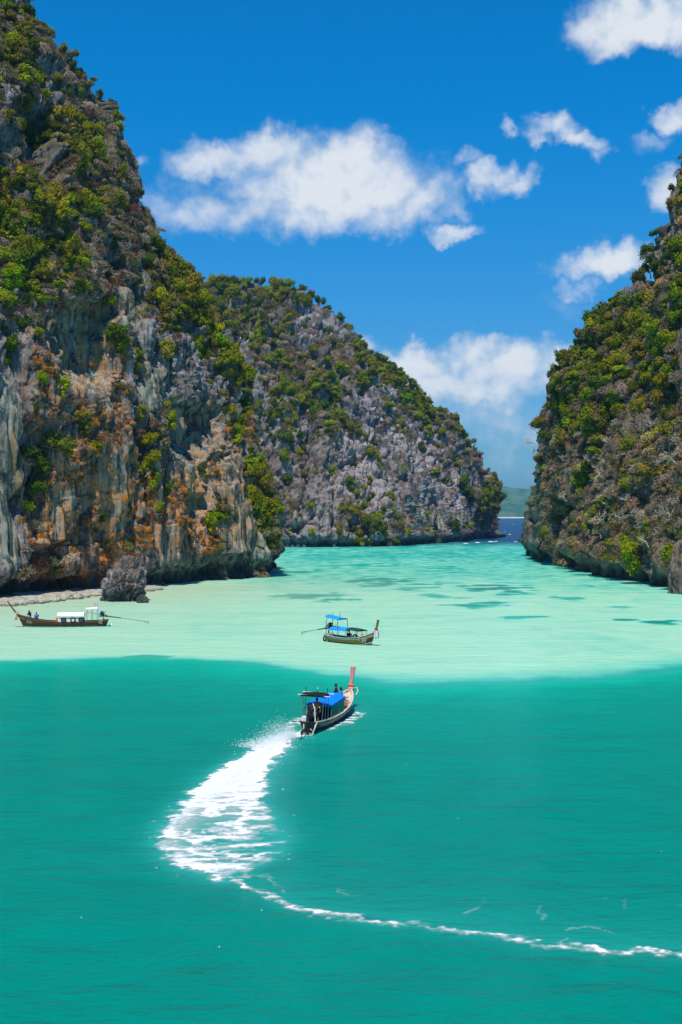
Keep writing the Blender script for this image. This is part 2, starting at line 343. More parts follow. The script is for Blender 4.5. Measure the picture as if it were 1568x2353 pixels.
c = nt.mix(nt.attr('oce'), c, (0.0, 0.040, 0.105))
c = nt.mix(nt.m('MULTIPLY', nt.attr('aer'), 0.5), c, (0.04, 0.44, 0.40))
w1 = nt.noise(nt.v('MULTIPLY', P, (0.55, 1.0, 1)), 0.55, 5.0, 0.62, 0.4)
w2 = nt.noise(nt.v('MULTIPLY', P, (0.30, 1.0, 1)), 2.4, 4.0, 0.6)
w3 = nt.noise(nt.v('MULTIPLY', P, (0.25, 1.0, 1)), 0.11, 3.0, 0.5)
hh = nt.m('ADD', nt.m('MULTIPLY', w1, 0.45), nt.m('ADD', nt.m('MULTIPLY', w2, 0.11), nt.m('MULTIPLY', w3, 0.8)))
bmp = nt.n('ShaderNodeBump', {'Strength': 1.0, 'Distance': 0.9, 'Height': hh}).outputs[0]
fre = nt.n('ShaderNodeFresnel', {'IOR': 1.33, 'Normal': bmp}).outputs[0]
finish(nt, nt.n('ShaderNodeMixShader', {0: nt.m('MULTIPLY', fre, 0.28), 1: nt.n('ShaderNodeBsdfDiffuse', {'Color': c, 'Normal': bmp}).outputs[0], 2: nt.n('ShaderNodeBsdfGlossy', {'Color': (1, 1, 1, 1), 'Roughness': 0.18, 'Normal': bmp}).outputs[0]}).outputs[0])
sea = link('sea', me, msea); tag(sea, kind='structure', label='turquoise lagoon water turning dark blue beyond the channel')

# foam churned up by the boat: a thin uneven layer on the water
gx = np.arange(-9.5, 15.5, 0.05); gy = np.concatenate((np.arange(33.0, 60.0, 0.075), np.arange(60.0, 91.0, 0.11)))
GX, GY = np.meshgrid(gx, gy); X, Y = GX.ravel(), GY.ravel(); P2 = np.stack((X, Y), 1); yp = HOR + CAM_H * FOC / Y
P3 = np.stack((X, Y, 0 * X), 1).astype(np.float32)
wn = np.stack((fbm(P3 * 0.9, 3, 61), fbm(P3 * 0.9, 3, 71)), 1)
wn2 = np.stack((fbm(P3 * 3.1, 3, 63), fbm(P3 * 3.1, 3, 73)), 1); sdw = np.full(len(X), -9.0); s_ = (X < 1.5); sdw[s_] = poly_sd((P2 + wn * 0.75 + wn2 * 0.45)[s_], WK)
strk = ridged(P3 * np.array((0.22, 0.66, 1), np.float32) + 0.5 * wn[:, :1], 4, 81); clot = fbm(P3 * np.array((1.5, 2.2, 1), np.float32), 4, 91)
solid = 1.55 - 0.90 * sstep(yp, 1770, 1930)
left = np.interp(yp, [1690, 1760, 1865, 1940, 2020], [674, 523, 406, 366, 500]); right = np.interp(yp, [1690, 1776, 1843, 1929, 2020], [676, 612, 604, 650, 540])
xpv = 784 + X / Y * FOC; fr = np.clip((xpv - left) / np.maximum(right - left, 5), 0, 1)
solid = solid + 0.55 * np.exp(-(fr / 0.22) ** 2) + 0.5 * sstep(yp, 1965, 2005)
fo = sstep(sdw, -0.30, 0.35) * (solid * 0.62 + (strk - 0.62) * 2.6 + clot * 0.5)
fo = np.maximum(fo, sstep(sdw, -0.05, 0.25) * (solid - 0.62))
td = seg_dist(P2 + wn * 0.55 + wn2 * 0.35, TAIL); wid = 0.30 + 0.34 * fbm(P3 * 0.35, 2, 101)
gap = sstep(fbm(P3 * np.array((0.55, 0.55, 1), np.float32), 2, 107), -0.55, -0.2)
fo = np.maximum(fo, gap * (sstep(wid - td, -0.05, 0.30) * (0.62 + 1.7 * clot)))
fo = np.maximum(fo, sstep(0.16 - td, -0.04, 0.12) * (0.55 + 1.3 * clot))
veins = 1 - np.abs(gn(P3 * np.array((0.42, 0.30, 1), np.float32) + 0.35 * wn[:, :1], 111)) * 16                       # loose threads of foam inside the turn
inn = Y - np.interp(X, TAIL[:, 0], TAIL[:, 1])
fo = np.maximum(fo, veins * np.exp(-np.maximum(inn, 0) / 2.6) * (inn > 0) * (X > -4.5) * sstep(fbm(P3 * 0.45, 2, 121), 0.10, 0.28) * 0.75)
bow = np.array([(-0.2, 78.3), (1.6, 85.5)]); bd = seg_dist(P2 + wn * 0.9, np.array([onsea(*p)[:2] for p in [(748, 1676), (786, 1664), (812, 1650), (826, 1638)]]))
fo = np.maximum(fo, sstep(0.5 - bd, -0.1, 0.3) * (0.42 + 2.4 * clot + 0.6 * (strk - .6)))
bl = seg_dist(P2 + wn * 0.9, np.array([onsea(*p)[:2] for p in [(690, 1652), (672, 1664), (655, 1676)]]))
fo = np.maximum(fo, sstep(0.5 - bl, -0.1, 0.3) * (0.35 + 2.4 * clot))
st = seg_dist(P2 + wn * 0.25, np.array([onsea(*p)[:2] for p in [(676, 1692), (700, 1684), (722, 1676)]]))
fo = np.maximum(fo, sstep(0.6 - st, -0.1, 0.3) * (0.85 + 1.0 * clot))
flk = sstep(fbm(P3 * np.array((2.6, 3.4, 1), np.float32), 2, 131), 0.50, 0.62) * sstep(-np.abs(sdw + 0.5), -1.0, -0.1) * 0.9
fo = np.maximum(fo, flk)
fg = fo.reshape(len(gy), len(gx)); nr, nc = fg.shape
mx = np.maximum(np.maximum(fg[:-1, :-1], fg[1:, :-1]), np.maximum(fg[:-1, 1:], fg[1:, 1:])); F = grid_faces(nr, nc, mx > 0.06)
used = np.unique(F); remap = np.full(nr * nc, -1); remap[used] = np.arange(len(used))
Z = 0.012 + 0.035 * np.clip(fo, 0, 1.2) * (0.45 + 0.9 * np.clip(clot + 0.3, 0, 1)) + 0.12 * sstep(1790 - yp, 0, 70) * np.clip(sdw, 0, 0.9)
me = raw_mesh('wake_foam', np.stack((X, Y, Z), 1)[used], remap[F]); fattr(me, 'fo', fo[used])
mfoam, nt = new_mat('sea_foam')
P = nt.n('ShaderNodeNewGeometry').outputs['Position']
al = nt.m('ADD', nt.attr('fo'), nt.m('MULTIPLY', nt.m('SUBTRACT', nt.noise(nt.v('MULTIPLY', P, (0.7, 0.9, 1)), 4.0, 8.0, 0.75), 0.5), 1.5))
al = nt.m('MAXIMUM', nt.m('MULTIPLY', nt.ss(al, 0.12, 1.05), 0.97), nt.m('MULTIPLY', nt.ss(nt.attr('fo'), -0.05, 0.55), 0.30))
bmp = nt.n('ShaderNodeBump', {'Strength': 0.6, 'Distance': 0.07, 'Height': nt.noise(nt.v('MULTIPLY', P, (.6, 1, 1)), 5.0, 5.0, .65)}).outputs[0]
finish(nt, bsdf(nt, (0.74, 0.75, 0.74), 0.7, bmp, 0.1, alpha=al))
foam = tag(link('wake_foam', me, mfoam), 'white churned foam trail curving behind the moving boat', 'foam', kind='stuff')

# ------------------------------------------------------------------ cliffs
class Cliff: pass
def spline(ctrl, n):
    c = np.array(ctrl, float); k = np.linalg.norm(np.diff(c[:, 3:6], axis=0), axis=1) + 0.7 * np.linalg.norm(np.diff(c[:, :3], axis=0), axis=1)
    s = np.concatenate(([0], np.cumsum(k))); u = np.linspace(0, s[-1], n); out = np.stack([np.interp(u, s, c[:, j]) for j in range(c.shape[1])], 1)
    wdt = max(3, n // 30); ker = np.hanning(wdt * 2 + 1); ker /= ker.sum(); pad = np.pad(out, ((wdt, wdt), (0, 0)), 'edge')
    return np.stack([np.convolve(pad[:, j], ker, 'valid') for j in range(c.shape[1])], 1)
def make_cliff(name, ctrl, NS, NTf, NB, gp, seed, mat, amp, label, hollows=(), walls=(), orange=None, vegf=None, notch=3.0, back=70.0, bald=(), fs=1.0):
    C = []
    for (bx, by, rx, ry, rd) in ctrl:
        b = onsea(bx, by); r = at(rx, ry, rd); C.append((b[0], b[1], -2.5, r[0], r[1], r[2]))
    S = spline(C, NS); B, Rg = S[:, :3], S[:, 3:6]
    hgt = Rg[:, 2] + 2.5; small = np.clip(hgt / 45.0, 0.12, 1.0)
    t = np.linspace(0, 1, NTf); z = t ** 1.0
    g = t ** gp
    V = np.empty((NTf + NB, NS, 3))
    V[:NTf, :, :2] = B[None, :, :2] + (Rg - B)[None, :, :2] * g[:, None, None]; V[:NTf, :, 2] = B[None, :, 2] + (Rg - B)[None, :, 2] * z[:, None]
    tb = np.linspace(0, 1, NB + 1)[1:]; dirv = (Rg - B)[:, :2]; dirv = dirv / (np.linalg.norm(dirv, axis=1, keepdims=True) + 1e-6)
    dirv[:, 0] = np.clip(dirv[:, 0], -9, 0) if Rg[:, 0].mean() < 40 else np.clip(dirv[:, 0], 0, 9); dirv[:, 1] = np.abs(dirv[:, 1]) + 0.3
    bk = Rg[:, :2] + dirv * (back * small)[:, None]
    V[NTf:, :, :2] = Rg[None, :, :2] + (bk - Rg[:, :2])[None] * tb[:, None, None] ** 0.8; V[NTf:, :, 2] = Rg[None, :, 2] * (1 - tb[:, None] ** 1.6) - 2.5 * tb[:, None] ** 1.6
    dS = np.gradient(V, axis=1); dT = np.gradient(V, axis=0); N = np.cross(dS, dT); N /= np.linalg.norm(N, axis=2, keepdims=True) + 1e-9
    toc = np.array((0, 0, CAM_H)) - V; flip = np.sign((N * toc).sum(2)[:NTf].mean()) or 1; N *= flip
    p = V.reshape(-1, 3); nn = N.reshape(-1, 3); K = np.repeat(small[None], NTf + NB, 0).ravel()
    xp = 784 + p[:, 0] / p[:, 1] * FOC; yp = HOR + (CAM_H - p[:, 2]) / p[:, 1] * FOC
    hol = np.zeros(len(p)); wal = np.zeros(len(p)); bl = np.zeros(len(p))
    jit = fbm(p / 6.0, 2, seed + 90) * 22
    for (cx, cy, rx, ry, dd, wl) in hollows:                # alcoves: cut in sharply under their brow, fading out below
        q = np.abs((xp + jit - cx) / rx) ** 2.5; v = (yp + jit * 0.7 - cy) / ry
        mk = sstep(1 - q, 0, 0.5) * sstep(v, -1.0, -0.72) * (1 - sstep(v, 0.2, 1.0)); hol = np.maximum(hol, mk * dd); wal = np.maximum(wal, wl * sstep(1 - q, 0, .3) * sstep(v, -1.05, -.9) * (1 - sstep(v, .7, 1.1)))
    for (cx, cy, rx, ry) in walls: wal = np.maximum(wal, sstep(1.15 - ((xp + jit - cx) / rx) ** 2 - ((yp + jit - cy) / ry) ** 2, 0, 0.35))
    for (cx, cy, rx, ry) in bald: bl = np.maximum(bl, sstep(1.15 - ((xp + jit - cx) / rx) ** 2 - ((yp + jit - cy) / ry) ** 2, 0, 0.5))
    f32 = p.astype(np.float32); v_ = lambda a, b, c: f32 * np.array((1 / a / fs, 1 / b / fs, 1 / c / fs), np.float32)
    wp = fbm(v_(9, 9, 45), 2, seed + 1)[:, None] * 0.35
    D = 6.0 * fbm(v_(24, 24, 75), 2, seed + 2) + 1.6 * fbm(v_(9, 9, 14), 2, seed + 3)
    fl = ridged(v_(6.5, 6.5, 55) + wp * 0.7, 3, seed + 5)
    D += 3.6 * (fl - 0.6)
    f1, f2, cid = worley(v_(9.5, 9.5, 70) + wp * 0.8, seed + 7)
    D += (2.2 * (cid - 0.5) - 3.2 * np.exp(-(f2 - f1) * 10)) * (1 - 0.4 * wal)
    zl = p[:, 2] + 5 * fbm(v_(20, 20, 20), 2, seed + 9); per = 9.0; saw = (zl / per) % 1.0
    led = np.clip(0.5 + 1.6 * fbm(v_(16, 16, 16), 2, seed + 12), 0, 1) * (1 - 0.85 * wal)
    D += 1.2 * (saw ** 1.5 - 0.4) * led
    f1, f2, cid = worley(v_(2.6, 2.6, 15.0) + wp * 1.2, seed + 15)
    D += (0.8 * (cid - 0.5) - 1.6 * np.exp(-(f2 - f1) * 11)) * (1 - 0.75 * wal)
    D += 2.3 * (ridged(v_(1.6, 1.6, 13.0) + wp * 2.0, 3, seed + 17) - 0.6) * (1 - 0.45 * wal)
    D += 0.9 * (ridged(v_(1.8, 1.8, 6.5) + wp, 3, seed + 19) - 0.6) * (1 - 0.7 * wal)
    D = D * amp * np.clip(K * 1.6, 0.2, 1.0) - hol
    dn = p[:, 2] + 0.5 * fbm(v_(5, 5, 5), 2, seed + 25)
    nz = notch * (0.75 + 0.5 * fbm(v_(12, 12, 30), 2, seed + 27))
    D -= nz * (1 - sstep(dn, 1.6, 4.2)) * np.clip(K * 2.2, 0.2, 1)            # wave-cut notch along the waterline
    D += 0.9 * np.exp(-((dn - 5.2) / 1.6) ** 2) * (0.5 + fl) * np.clip(K * 2, .4, 1)
    hn = nn.copy(); low = 1 - sstep(p[:, 2], 4, 14); hn[:, 2] *= 1 - 0.85 * low; hn /= np.linalg.norm(hn, axis=1, keepdims=True) + 1e-9
    q = p + hn * D[:, None]
    Q = q.reshape(NTf + NB, NS, 3); N2 = np.cross(np.gradient(Q, axis=1), np.gradient(Q, axis=0)) * flip; N2 /= np.linalg.norm(N2, axis=2, keepdims=True) + 1e-9
    F = grid_faces(NTf + NB, NS); F = F if flip > 0 else F[:, ::-1]
    me = raw_mesh(name, q, F)
    xq = 784 + q[:, 0] / q[:, 1] * FOC; yq = HOR + (CAM_H - q[:, 2]) / q[:, 1] * FOC
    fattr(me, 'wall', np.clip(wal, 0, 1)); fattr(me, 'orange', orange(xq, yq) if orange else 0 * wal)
    vg = (vegf(xq, yq) if vegf else 1 + 0 * wal) * (1 - wal) * (1 - bl); fattr(me, 'veg', np.clip(vg, 0, 1)); fattr(me, 'foot_dark', (1 - sstep(dn, 1.0, 3.4)))
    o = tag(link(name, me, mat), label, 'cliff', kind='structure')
    c = Cliff(); c.o = o; c.q = q; c.n = N2.reshape(-1, 3); c.xp = xq; c.yp = yq; c.wal = wal; c.bald = bl; c.vg = vg
    front = np.repeat(np.arange(NTf + NB) < NTf + NB // 4, NS); c.front = front
    # which points the lagoon side shows: nearest in small bins of direction
    bi = (np.clip(xq, -400, 2000) // 5).astype(int) + 100; bj = (np.clip(yq, -500, 1500) // 5).astype(int) + 120
    buf = np.full((600, 500), 1e9); np.minimum.at(buf, (bi, bj), q[:, 1]); c.vis = (q[:, 1] < buf[bi, bj] + 3.0) & (q[:, 2] > 0.5)
    c.buf = buf; return c
def box_(x, y, x0, x1, y0, y1, s=30): return sstep(x, x0 - s, x0 + s) * (1 - sstep(x, x1 - s, x1 + s)) * sstep(y, y0 - s, y0 + s) * (1 - sstep(y, y1 - s, y1 + s))
LEFT = make_cliff('limestone_cliff_left', [(-600, 1412, -420, -420, 250), (-150, 1388, -80, -200, 262), (0, 1377, 46, -4, 270), (60, 1373, 106, 94, 272), (120, 1368, 196, 180, 274), (200, 1361, 258, 252, 277),
    (300, 1352, 286, 372, 281), (380, 1346, 322, 512, 286), (450, 1340, 384, 592, 295), (510, 1335, 440, 660, 297), (560, 1331, 538, 782, 294), (595, 1329, 590, 905, 288), (612, 1328, 606, 1045, 283),
    (624, 1327, 634, 1140, 278), (628, 1326, 640, 1225, 276)], 560, 900, 50, 2.3, 100, MAT_LEFT, 1.0,
    'tall grey limestone cliff with orange stains and green scrub behind the boulder',
    hollows=[(195, 800, 62, 125, 5.0, 1.0), (455, 985, 80, 75, 4.5, 1.0), (90, 310, 55, 100, 5.0, 0.2), (140, 400, 28, 70, 5.0, 0.2), (540, 1300, 62, 32, 3.5, 0.5), (318, 1110, 16, 130, 4.0, 0.0),
             (75, 1100, 42, 150, 4.5, 0.0), (110, 1310, 50, 70, 4.0, 0.1), (520, 1080, 28, 55, 2.5, 0.6), (470, 1175, 26, 55, 2.5, 0.7), (205, 1150, 15, 110, 3.0, 0), (120, 1355, 120, 28, 4.5, 0), (60, 640, 24, 60, 3.5, 0), (250, 620, 30, 40, 3, 0), (310, 700, 22, 60, 3.5, .2)],
    walls=[(8, 1120, 42, 260), (190, 800, 75, 120), (420, 1300, 95, 32), (590, 1270, 45, 55), (560, 1100, 30, 90), (260, 720, 30, 60), (255, 1130, 32, 110), (485, 1110, 42, 60), (560, 1205, 45, 65), (365, 1250, 50, 45), (335, 890, 40, 60), (140, 1180, 26, 80), (415, 1060, 34, 80)],
    orange=lambda x, y: np.clip(box_(x, y, 70, 330, 1040, 1350) + 0.9 * box_(x, y, 330, 500, 1090, 1270) + 0.7 * box_(x, y, 60, 300, 780, 1050) + 0.55 * box_(x, y, 420, 600, 960, 1250) + 0.45 * box_(x, y, 0, 300, 380, 780), 0, 1),
    vegf=lambda x, y: np.clip(1.0 - 0.95 * box_(x, y, -400, 560, 720, 1400, 40) + 0.15 * box_(x, y, 60, 330, 900, 1330), 0, 1),
    bald=[(415, 1060, 40, 90), (400, 880, 70, 55), (20, 230, 30, 70)])
MID = make_cliff('limestone_cliff_middle', [(200, 1264, 150, 700, 640), (420, 1261, 330, 640, 640), (520, 1260, 432, 632, 640), (600, 1259, 520, 642, 640), (660, 1258, 602, 643, 645), (740, 1258, 690, 668, 650), (820, 1257, 757, 714, 655),
    (880, 1257, 829, 798, 665), (940, 1254, 914, 857, 675), (1000, 1250, 970, 926, 690), (1050, 1246, 1040, 976, 705), (1090, 1243, 1090, 1044, 720), (1108, 1240, 1110, 1096, 735), (1117, 1237, 1131, 1134, 745), (1121, 1235, 1138, 1170, 750)],
    470, 400, 40, 1.5, 300, MAT_MID, 1.55, 'grey limestone headland in the distance with scrub-topped rounded summit',
    walls=[(1010, 1190, 60, 22)], vegf=lambda x, y: np.clip(1 - 0.75 * sstep(y, 0.55 * (x - 640) + 800, 0.55 * (x - 640) + 950), 0.12, 1),
    orange=lambda x, y: 0.25 * box_(x, y, 600, 1200, 1000, 1240), notch=4.5, back=90, fs=1.75,
    bald=[(850, 920, 90, 45), (900, 1060, 170, 110), (1020, 1120, 100, 90), (560, 770, 26, 50), (740, 740, 70, 40), (1010, 970, 30, 30)])
RIGHT = make_cliff('limestone_cliff_right', [(1276, 1300, 1252, 1238, 346), (1279, 1301, 1258, 1150, 348), (1286, 1303, 1268, 1040, 350), (1298, 1307, 1272, 945, 350), (1314, 1313, 1284, 862, 349), (1340, 1320, 1332, 778, 345),
    (1400, 1331, 1400, 694, 338), (1460, 1341, 1460, 616, 330), (1520, 1350, 1524, 526, 322), (1560, 1356, 1548, 440, 315), (1600, 1362, 1585, 345, 312), (1700, 1376, 1720, 200, 305), (2000, 1400, 1990, 50, 300)],
    430, 640, 40, 1.7, 500, MAT_RIGHT, 1.05, 'brown limestone cliff covered in dry scrub and green trees across the channel',
    fs=1.2, walls=[(1440, 1310, 90, 30)], orange=lambda x, y: 0.45 * box_(x, y, 1230, 1600, 1150, 1330), vegf=lambda x, y: np.clip(1 - 0.5 * sstep(y, 1200, 1290), 0, 1),
    hollows=[(1500, 660, 45, 70, 3.0, 0.0), (1400, 960, 30, 60, 4.0, 0.0), (1300, 960, 22, 60, 3.5, 0.0), (1480, 840, 25, 50, 3.0, 0), (1300, 1200, 24, 50, 2.5, .2), (1390, 1260, 22, 40, 2.5, .3), (1500, 1280, 18, 50, 3, .2)],
    bald=[(1525, 600, 38, 90), (1540, 470, 22, 50)])
CLIFFS = [('left cliff', LEFT), ('middle headland', MID), ('right cliff', RIGHT)]

# ------------------------------------------------------------------ boulders and rocks in the water
def boulder(name, loc, size, seed, mat, label, sub=5, shape=None, cat='boulder', rough=1.0):
    bm = bmesh.new(); bmesh.ops.create_icosphere(bm, subdivisions=sub, radius=1.0)
    me = bpy.data.meshes.new(name); bm.to_mesh(me); bm.free(); n = len(me.vertices); v = np.empty(n * 3, np.float32); me.vertices.foreach_get('co', v); v = v.reshape(-1, 3)
    u = v.copy(); q = v * np.array(size, np.float32)
    if shape is not None: q = shape(u, q)
    k = min(size); wq = (q + np.array(loc, np.float32)).astype(np.float32); nrm = u
    f1, f2, cid = worley(wq / (k * np.array((.30, .30, .55), np.float32)), seed); D = 0.16 * k * (cid - 0.5) - 0.10 * k * np.exp(-(f2 - f1) * 8)
    f1, f2, cid = worley(wq / (k * np.array((.12, .12, .3), np.float32)), seed + 3); D += 0.07 * k * (cid - 0.5) - 0.03 * k * np.exp(-(f2 - f1) * 7)
    D += 0.25 * k * fbm(wq / (0.8 * k), 4, seed + 7); q = q + nrm * (D * rough)[:, None]
    me.vertices.foreach_set('co', q.astype(np.float32).ravel()); me.update()
    for nm in ('wall', 'orange', 'veg'): fattr(me, nm, np.zeros(n) if nm != 'orange' else 0.25 * (u[:, 2] > 0.2))
    fattr(me, 'foot_dark', (1 - sstep(q[:, 2] + loc[2], 0.8, 3.2)) * (cat == 'boulder') * 0.9)
    o = link(name, me, mat); o.location = loc; return tag(o, label, cat)
def bshape(u, q):
    z = q[:, 2]; zz = z + 1.2; s = np.interp(zz, [-3, 0.2, 1.4, 3.0, 4.6, 6.2, 7.6, 8.6], [0.78, 0.80, 0.90, 1.0, 0.88, 0.66, 0.46, 0.25]); ang = np.hypot(u[:, 0], u[:, 1]) + 1e-5
    rr = np.sqrt(np.clip(ang, 0.02, 1)); q = q.copy(); q[:, 0] = u[:, 0] / ang * rr * 3.75 * s + 0.22 * np.clip(zz, 0, 9); q[:, 1] = u[:, 1] / ang * rr * 3.2 * s; q[:, 2] = np.where(z > 0, z * 1.0, z); return q
bp = onsea(270, 1384)
boulder('boulder', (bp[0], bp[1] + 3.2, 1.2), (3.5, 3.2, 6.4), 41, MAT_LEFT, 'tall jagged grey boulder standing in the shallows before the left cliff', 6, bshape, rough=1.7)
bp = onsea(326, 1386); boulder('boulder', (bp[0], bp[1] + 1.0, 0.2), (1.0, 0.9, 1.1), 43, MAT_LEFT, 'small dark rock at the foot of the tall boulder', 4)
bp = onsea(1572, 1366); boulder('rock_pillar', (bp[0] + 0.6, bp[1] + 3.0, 2.5), (2.4, 3.0, 7.2), 47, MAT_RIGHT, 'pale rock column rising from the water at the right edge', 5, cat='rock')
# beach under the left cliff
mb, nt = new_mat('rubble_sand'); P = nt.n('ShaderNodeNewGeometry').outputs['Position']
c = nt.mix(nt.ss(nt.noise(P, 0.7, 6.0, 0.7), 0.4, 0.62), (0.44, 0.41, 0.32), (0.27, 0.25, 0.20)); c = nt.mix(nt.ss(nt.noise(P, 2.6, 4.0), 0.55, 0.65), c, (0.5, 0.45, 0.36))
finish(nt, bsdf(nt, c, 0.9, nt.n('ShaderNodeBump', {'Distance': 0.25, 'Height': nt.noise(P, 2.2, 6.0, .7)}).outputs[0], 0.1))
gx = np.linspace(-95, -20, 300); gy = np.linspace(150, 250, 300); GX, GY = np.meshgrid(gx, gy); X, Y = GX.ravel(), GY.ravel()
yb = np.interp(X, BEACH[:, 0], BEACH[:, 1]); P3 = np.stack((X, Y, 0 * X), 1).astype(np.float32)
Z = np.clip(0.10 * (Y - yb - 4.5) * 0.9, -1.2, 0.45) + 0.42 * fbm(P3 / 2.4, 4, 15) + 0.25 * fbm(P3 / 9, 2, 17) - 0.10 - 2.0 * sstep(X, -38, -28)
me = raw_mesh('beach', np.stack((X, Y, Z), 1), grid_faces(300, 300)); tag(link('beach', me, mb), 'narrow strip of rubble and sand under the left cliff', 'beach', kind='structure')
rr = random.Random(5); words = ['flat', 'angular', 'rounded', 'low', 'pale', 'broken']
STONES = [(28, 1394), (48, 1391), (70, 1390), (92, 1388), (110, 1386), (128, 1384), (140, 1380), (152, 1376), (165, 1379), (178, 1373), (190, 1376), (204, 1370), (212, 1373), (120, 1380), (84, 1385), (60, 1386), (340, 1361), (352, 1358), (222, 1368), (10, 1396)]
for i, (sx_, sy_) in enumerate(sorted(STONES)):
    b = onsea(sx_, sy_); k = rr.uniform(0.5, 1.15) * (1.5 if i in (8, 10, 12) else 1)
    ordn = ['first', 'second', 'third', 'fourth', 'fifth', 'sixth', 'seventh', 'eighth', 'ninth', 'tenth', 'eleventh', 'twelfth', 'thirteenth', 'fourteenth', 'fifteenth', 'sixteenth', 'seventeenth', 'eighteenth', 'nineteenth', 'last'][i]
    o = boulder('shore_rock', (b[0], b[1] + 3, 0.30), (k * rr.uniform(1, 1.7), k, k * 0.6), 60 + i, mb, f'{words[i % 6] if i % 6 != 4 else "small"} shore rock on the beach line, {ordn} counting from the left', 3, cat='rock', rough=1.2)
    o['group'] = 'rocks along the strip of beach'
# far island across the open sea, with a strip of beach
gx = np.linspace(-1800, 4200, 160); gy = np.linspace(5750, 7600, 60); GX, GY = np.meshgrid(gx, gy); X, Y = GX.ravel(), GY.ravel(); P3 = np.stack((X, Y, 0 * X), 1).astype(np.float32)
prof = np.interp(X, [-1800, -600, 300, 760, 850, 960, 1300, 2100, 3200, 4200], [60, 140, 170, 165, 150, 135, 185, 230, 120, 20])
Z = prof * sstep(Y, 5850, 6500) * (1 - sstep(Y, 6900, 7600)) * (1 + 0.5 * fbm(P3 / 420, 4, 3)) + 14 * fbm(P3 / 90, 3, 9) * sstep(Y, 5850, 6000) - 2 + 4.5 * sstep(Y, 5780, 5860)
me = raw_mesh('far_island', np.stack((X, Y, Z), 1), grid_faces(60, 160))
mi, nt = new_mat('island_forest'); P = nt.n('ShaderNodeNewGeometry').outputs['Position']; zz = nt.n('ShaderNodeSeparateXYZ', {0: P}).outputs[2]
c = nt.mix(nt.ss(nt.noise(P, 0.012, 6.0, 0.7), 0.4, 0.6), (0.03, 0.10, 0.03), (0.09, 0.16, 0.06)); c = nt.mix(nt.ss(zz, 3.0, 7.0), (0.72, 0.66, 0.52), c)
finish(nt, bsdf(nt, c, 0.9, None, 0.1)); tag(link('far_island', me, mi), 'low wooded island on the horizon through the channel', 'island', kind='structure')
# ------------------------------------------------------------------ vegetation
mleaf, nt = new_mat('foliage'); P = nt.n('ShaderNodeNewGeometry').outputs['Position']
tint = nt.attr('tint', 'INSTANCER', 'Color')
oi = nt.n('ShaderNodeObjectInfo').outputs['Random']
c = nt.n('ShaderNodeHueSaturation', {'Hue': nt.m('MULTIPLY_ADD', nt.noise(P, 0.9, 2.0), 0.06, 0.47), 'Saturation': 1.0, 'Value': nt.m('MULTIPLY_ADD', nt.noise(P, 1.6, 3.0, 0.7), 2.2, 0.05), 'Color': tint}).outputs[0]
d1 = nt.n('ShaderNodeBsdfDiffuse', {'Color': c}).outputs[0]; d2 = nt.n('ShaderNodeBsdfTranslucent', {'Color': c}).outputs[0]
finish(nt, nt.n('ShaderNodeMixShader', {0: 0.32, 1: d1, 2: d2}).outputs[0])
mbark, nt = new_mat('bark'); P = nt.n('ShaderNodeNewGeometry').outputs['Position']
finish(nt, bsdf(nt, nt.mix(nt.noise(P, 3.0, 4.0), (0.10, 0.075, 0.055), (0.22, 0.18, 0.14)), 0.9, None, 0.1))
mpale, nt = new_mat('bleached_wood'); P = nt.n('ShaderNodeNewGeometry').outputs['Position']
finish(nt, bsdf(nt, nt.mix(nt.noise(P, 1.5, 4.0), (0.34, 0.27, 0.21), (0.58, 0.50, 0.42)), 0.85, None, 0.1))
def rv(rn): v = Vector((rn.gauss(0, 1), rn.gauss(0, 1), rn.gauss(0, 1))); return v.normalized()
def leaf_quad(mb_, c, nrm, s, rn, asp=0.6):
    t = nrm.cross(rv(rn)); t = t.normalized() if t.length > 1e-3 else Vector((1, 0, 0)); b = nrm.cross(t)
    mb_.add([c - t * s, c - b * s * asp, c + t * s, c + b * s * asp], [(0, 1, 2, 3)])
def crown_mesh(seed, nl=9, nleaf=460, ls=0.125, flat=0.75):
    rn = random.Random(seed); mb_ = MB(); lobes = []
    for i in range(nl):
        a = rn.uniform(0, 2 * math.pi); r = math.sqrt(rn.random()) * 0.66; h = rn.uniform(-0.45, 0.8) * flat * (1.2 - r)
        lobes.append((Vector((r * math.cos(a), r * math.sin(a), h)), rn.uniform(0.26, 0.46)))
    for c, r in lobes: mb_.ell(c - Vector((0, 0, 0.05)), (r * 0.72, r * 0.72, r * 0.66), 6, 4)
    tot = sum(r * r for _, r in lobes)
    for c, r in lobes:
        for k in range(int(nleaf * r * r / tot)):
            dd = rv(rn); dd.z = abs(dd.z) if rn.random() < 0.60 else dd.z
            p = c + Vector((dd.x * r, dd.y * r, dd.z * r * 0.95)) * rn.uniform(0.8, 1.18)
            leaf_quad(mb_, p, (dd * 0.8 + rv(rn) * 0.7 + Vector((0, 0, 0.35))).normalized(), ls * rn.uniform(0.6, 1.35), rn)
    for k in range(nleaf // 14):                            # a few loose sprays break the outline
        dd = rv(rn); dd.z = abs(dd.z); c, r = rn.choice(lobes); leaf_quad(mb_, c + dd * r * rn.uniform(1.2, 1.6), rv(rn), ls * 0.8, rn)
    me = mb_.mesh('crown'); me.materials.append(mleaf); return me
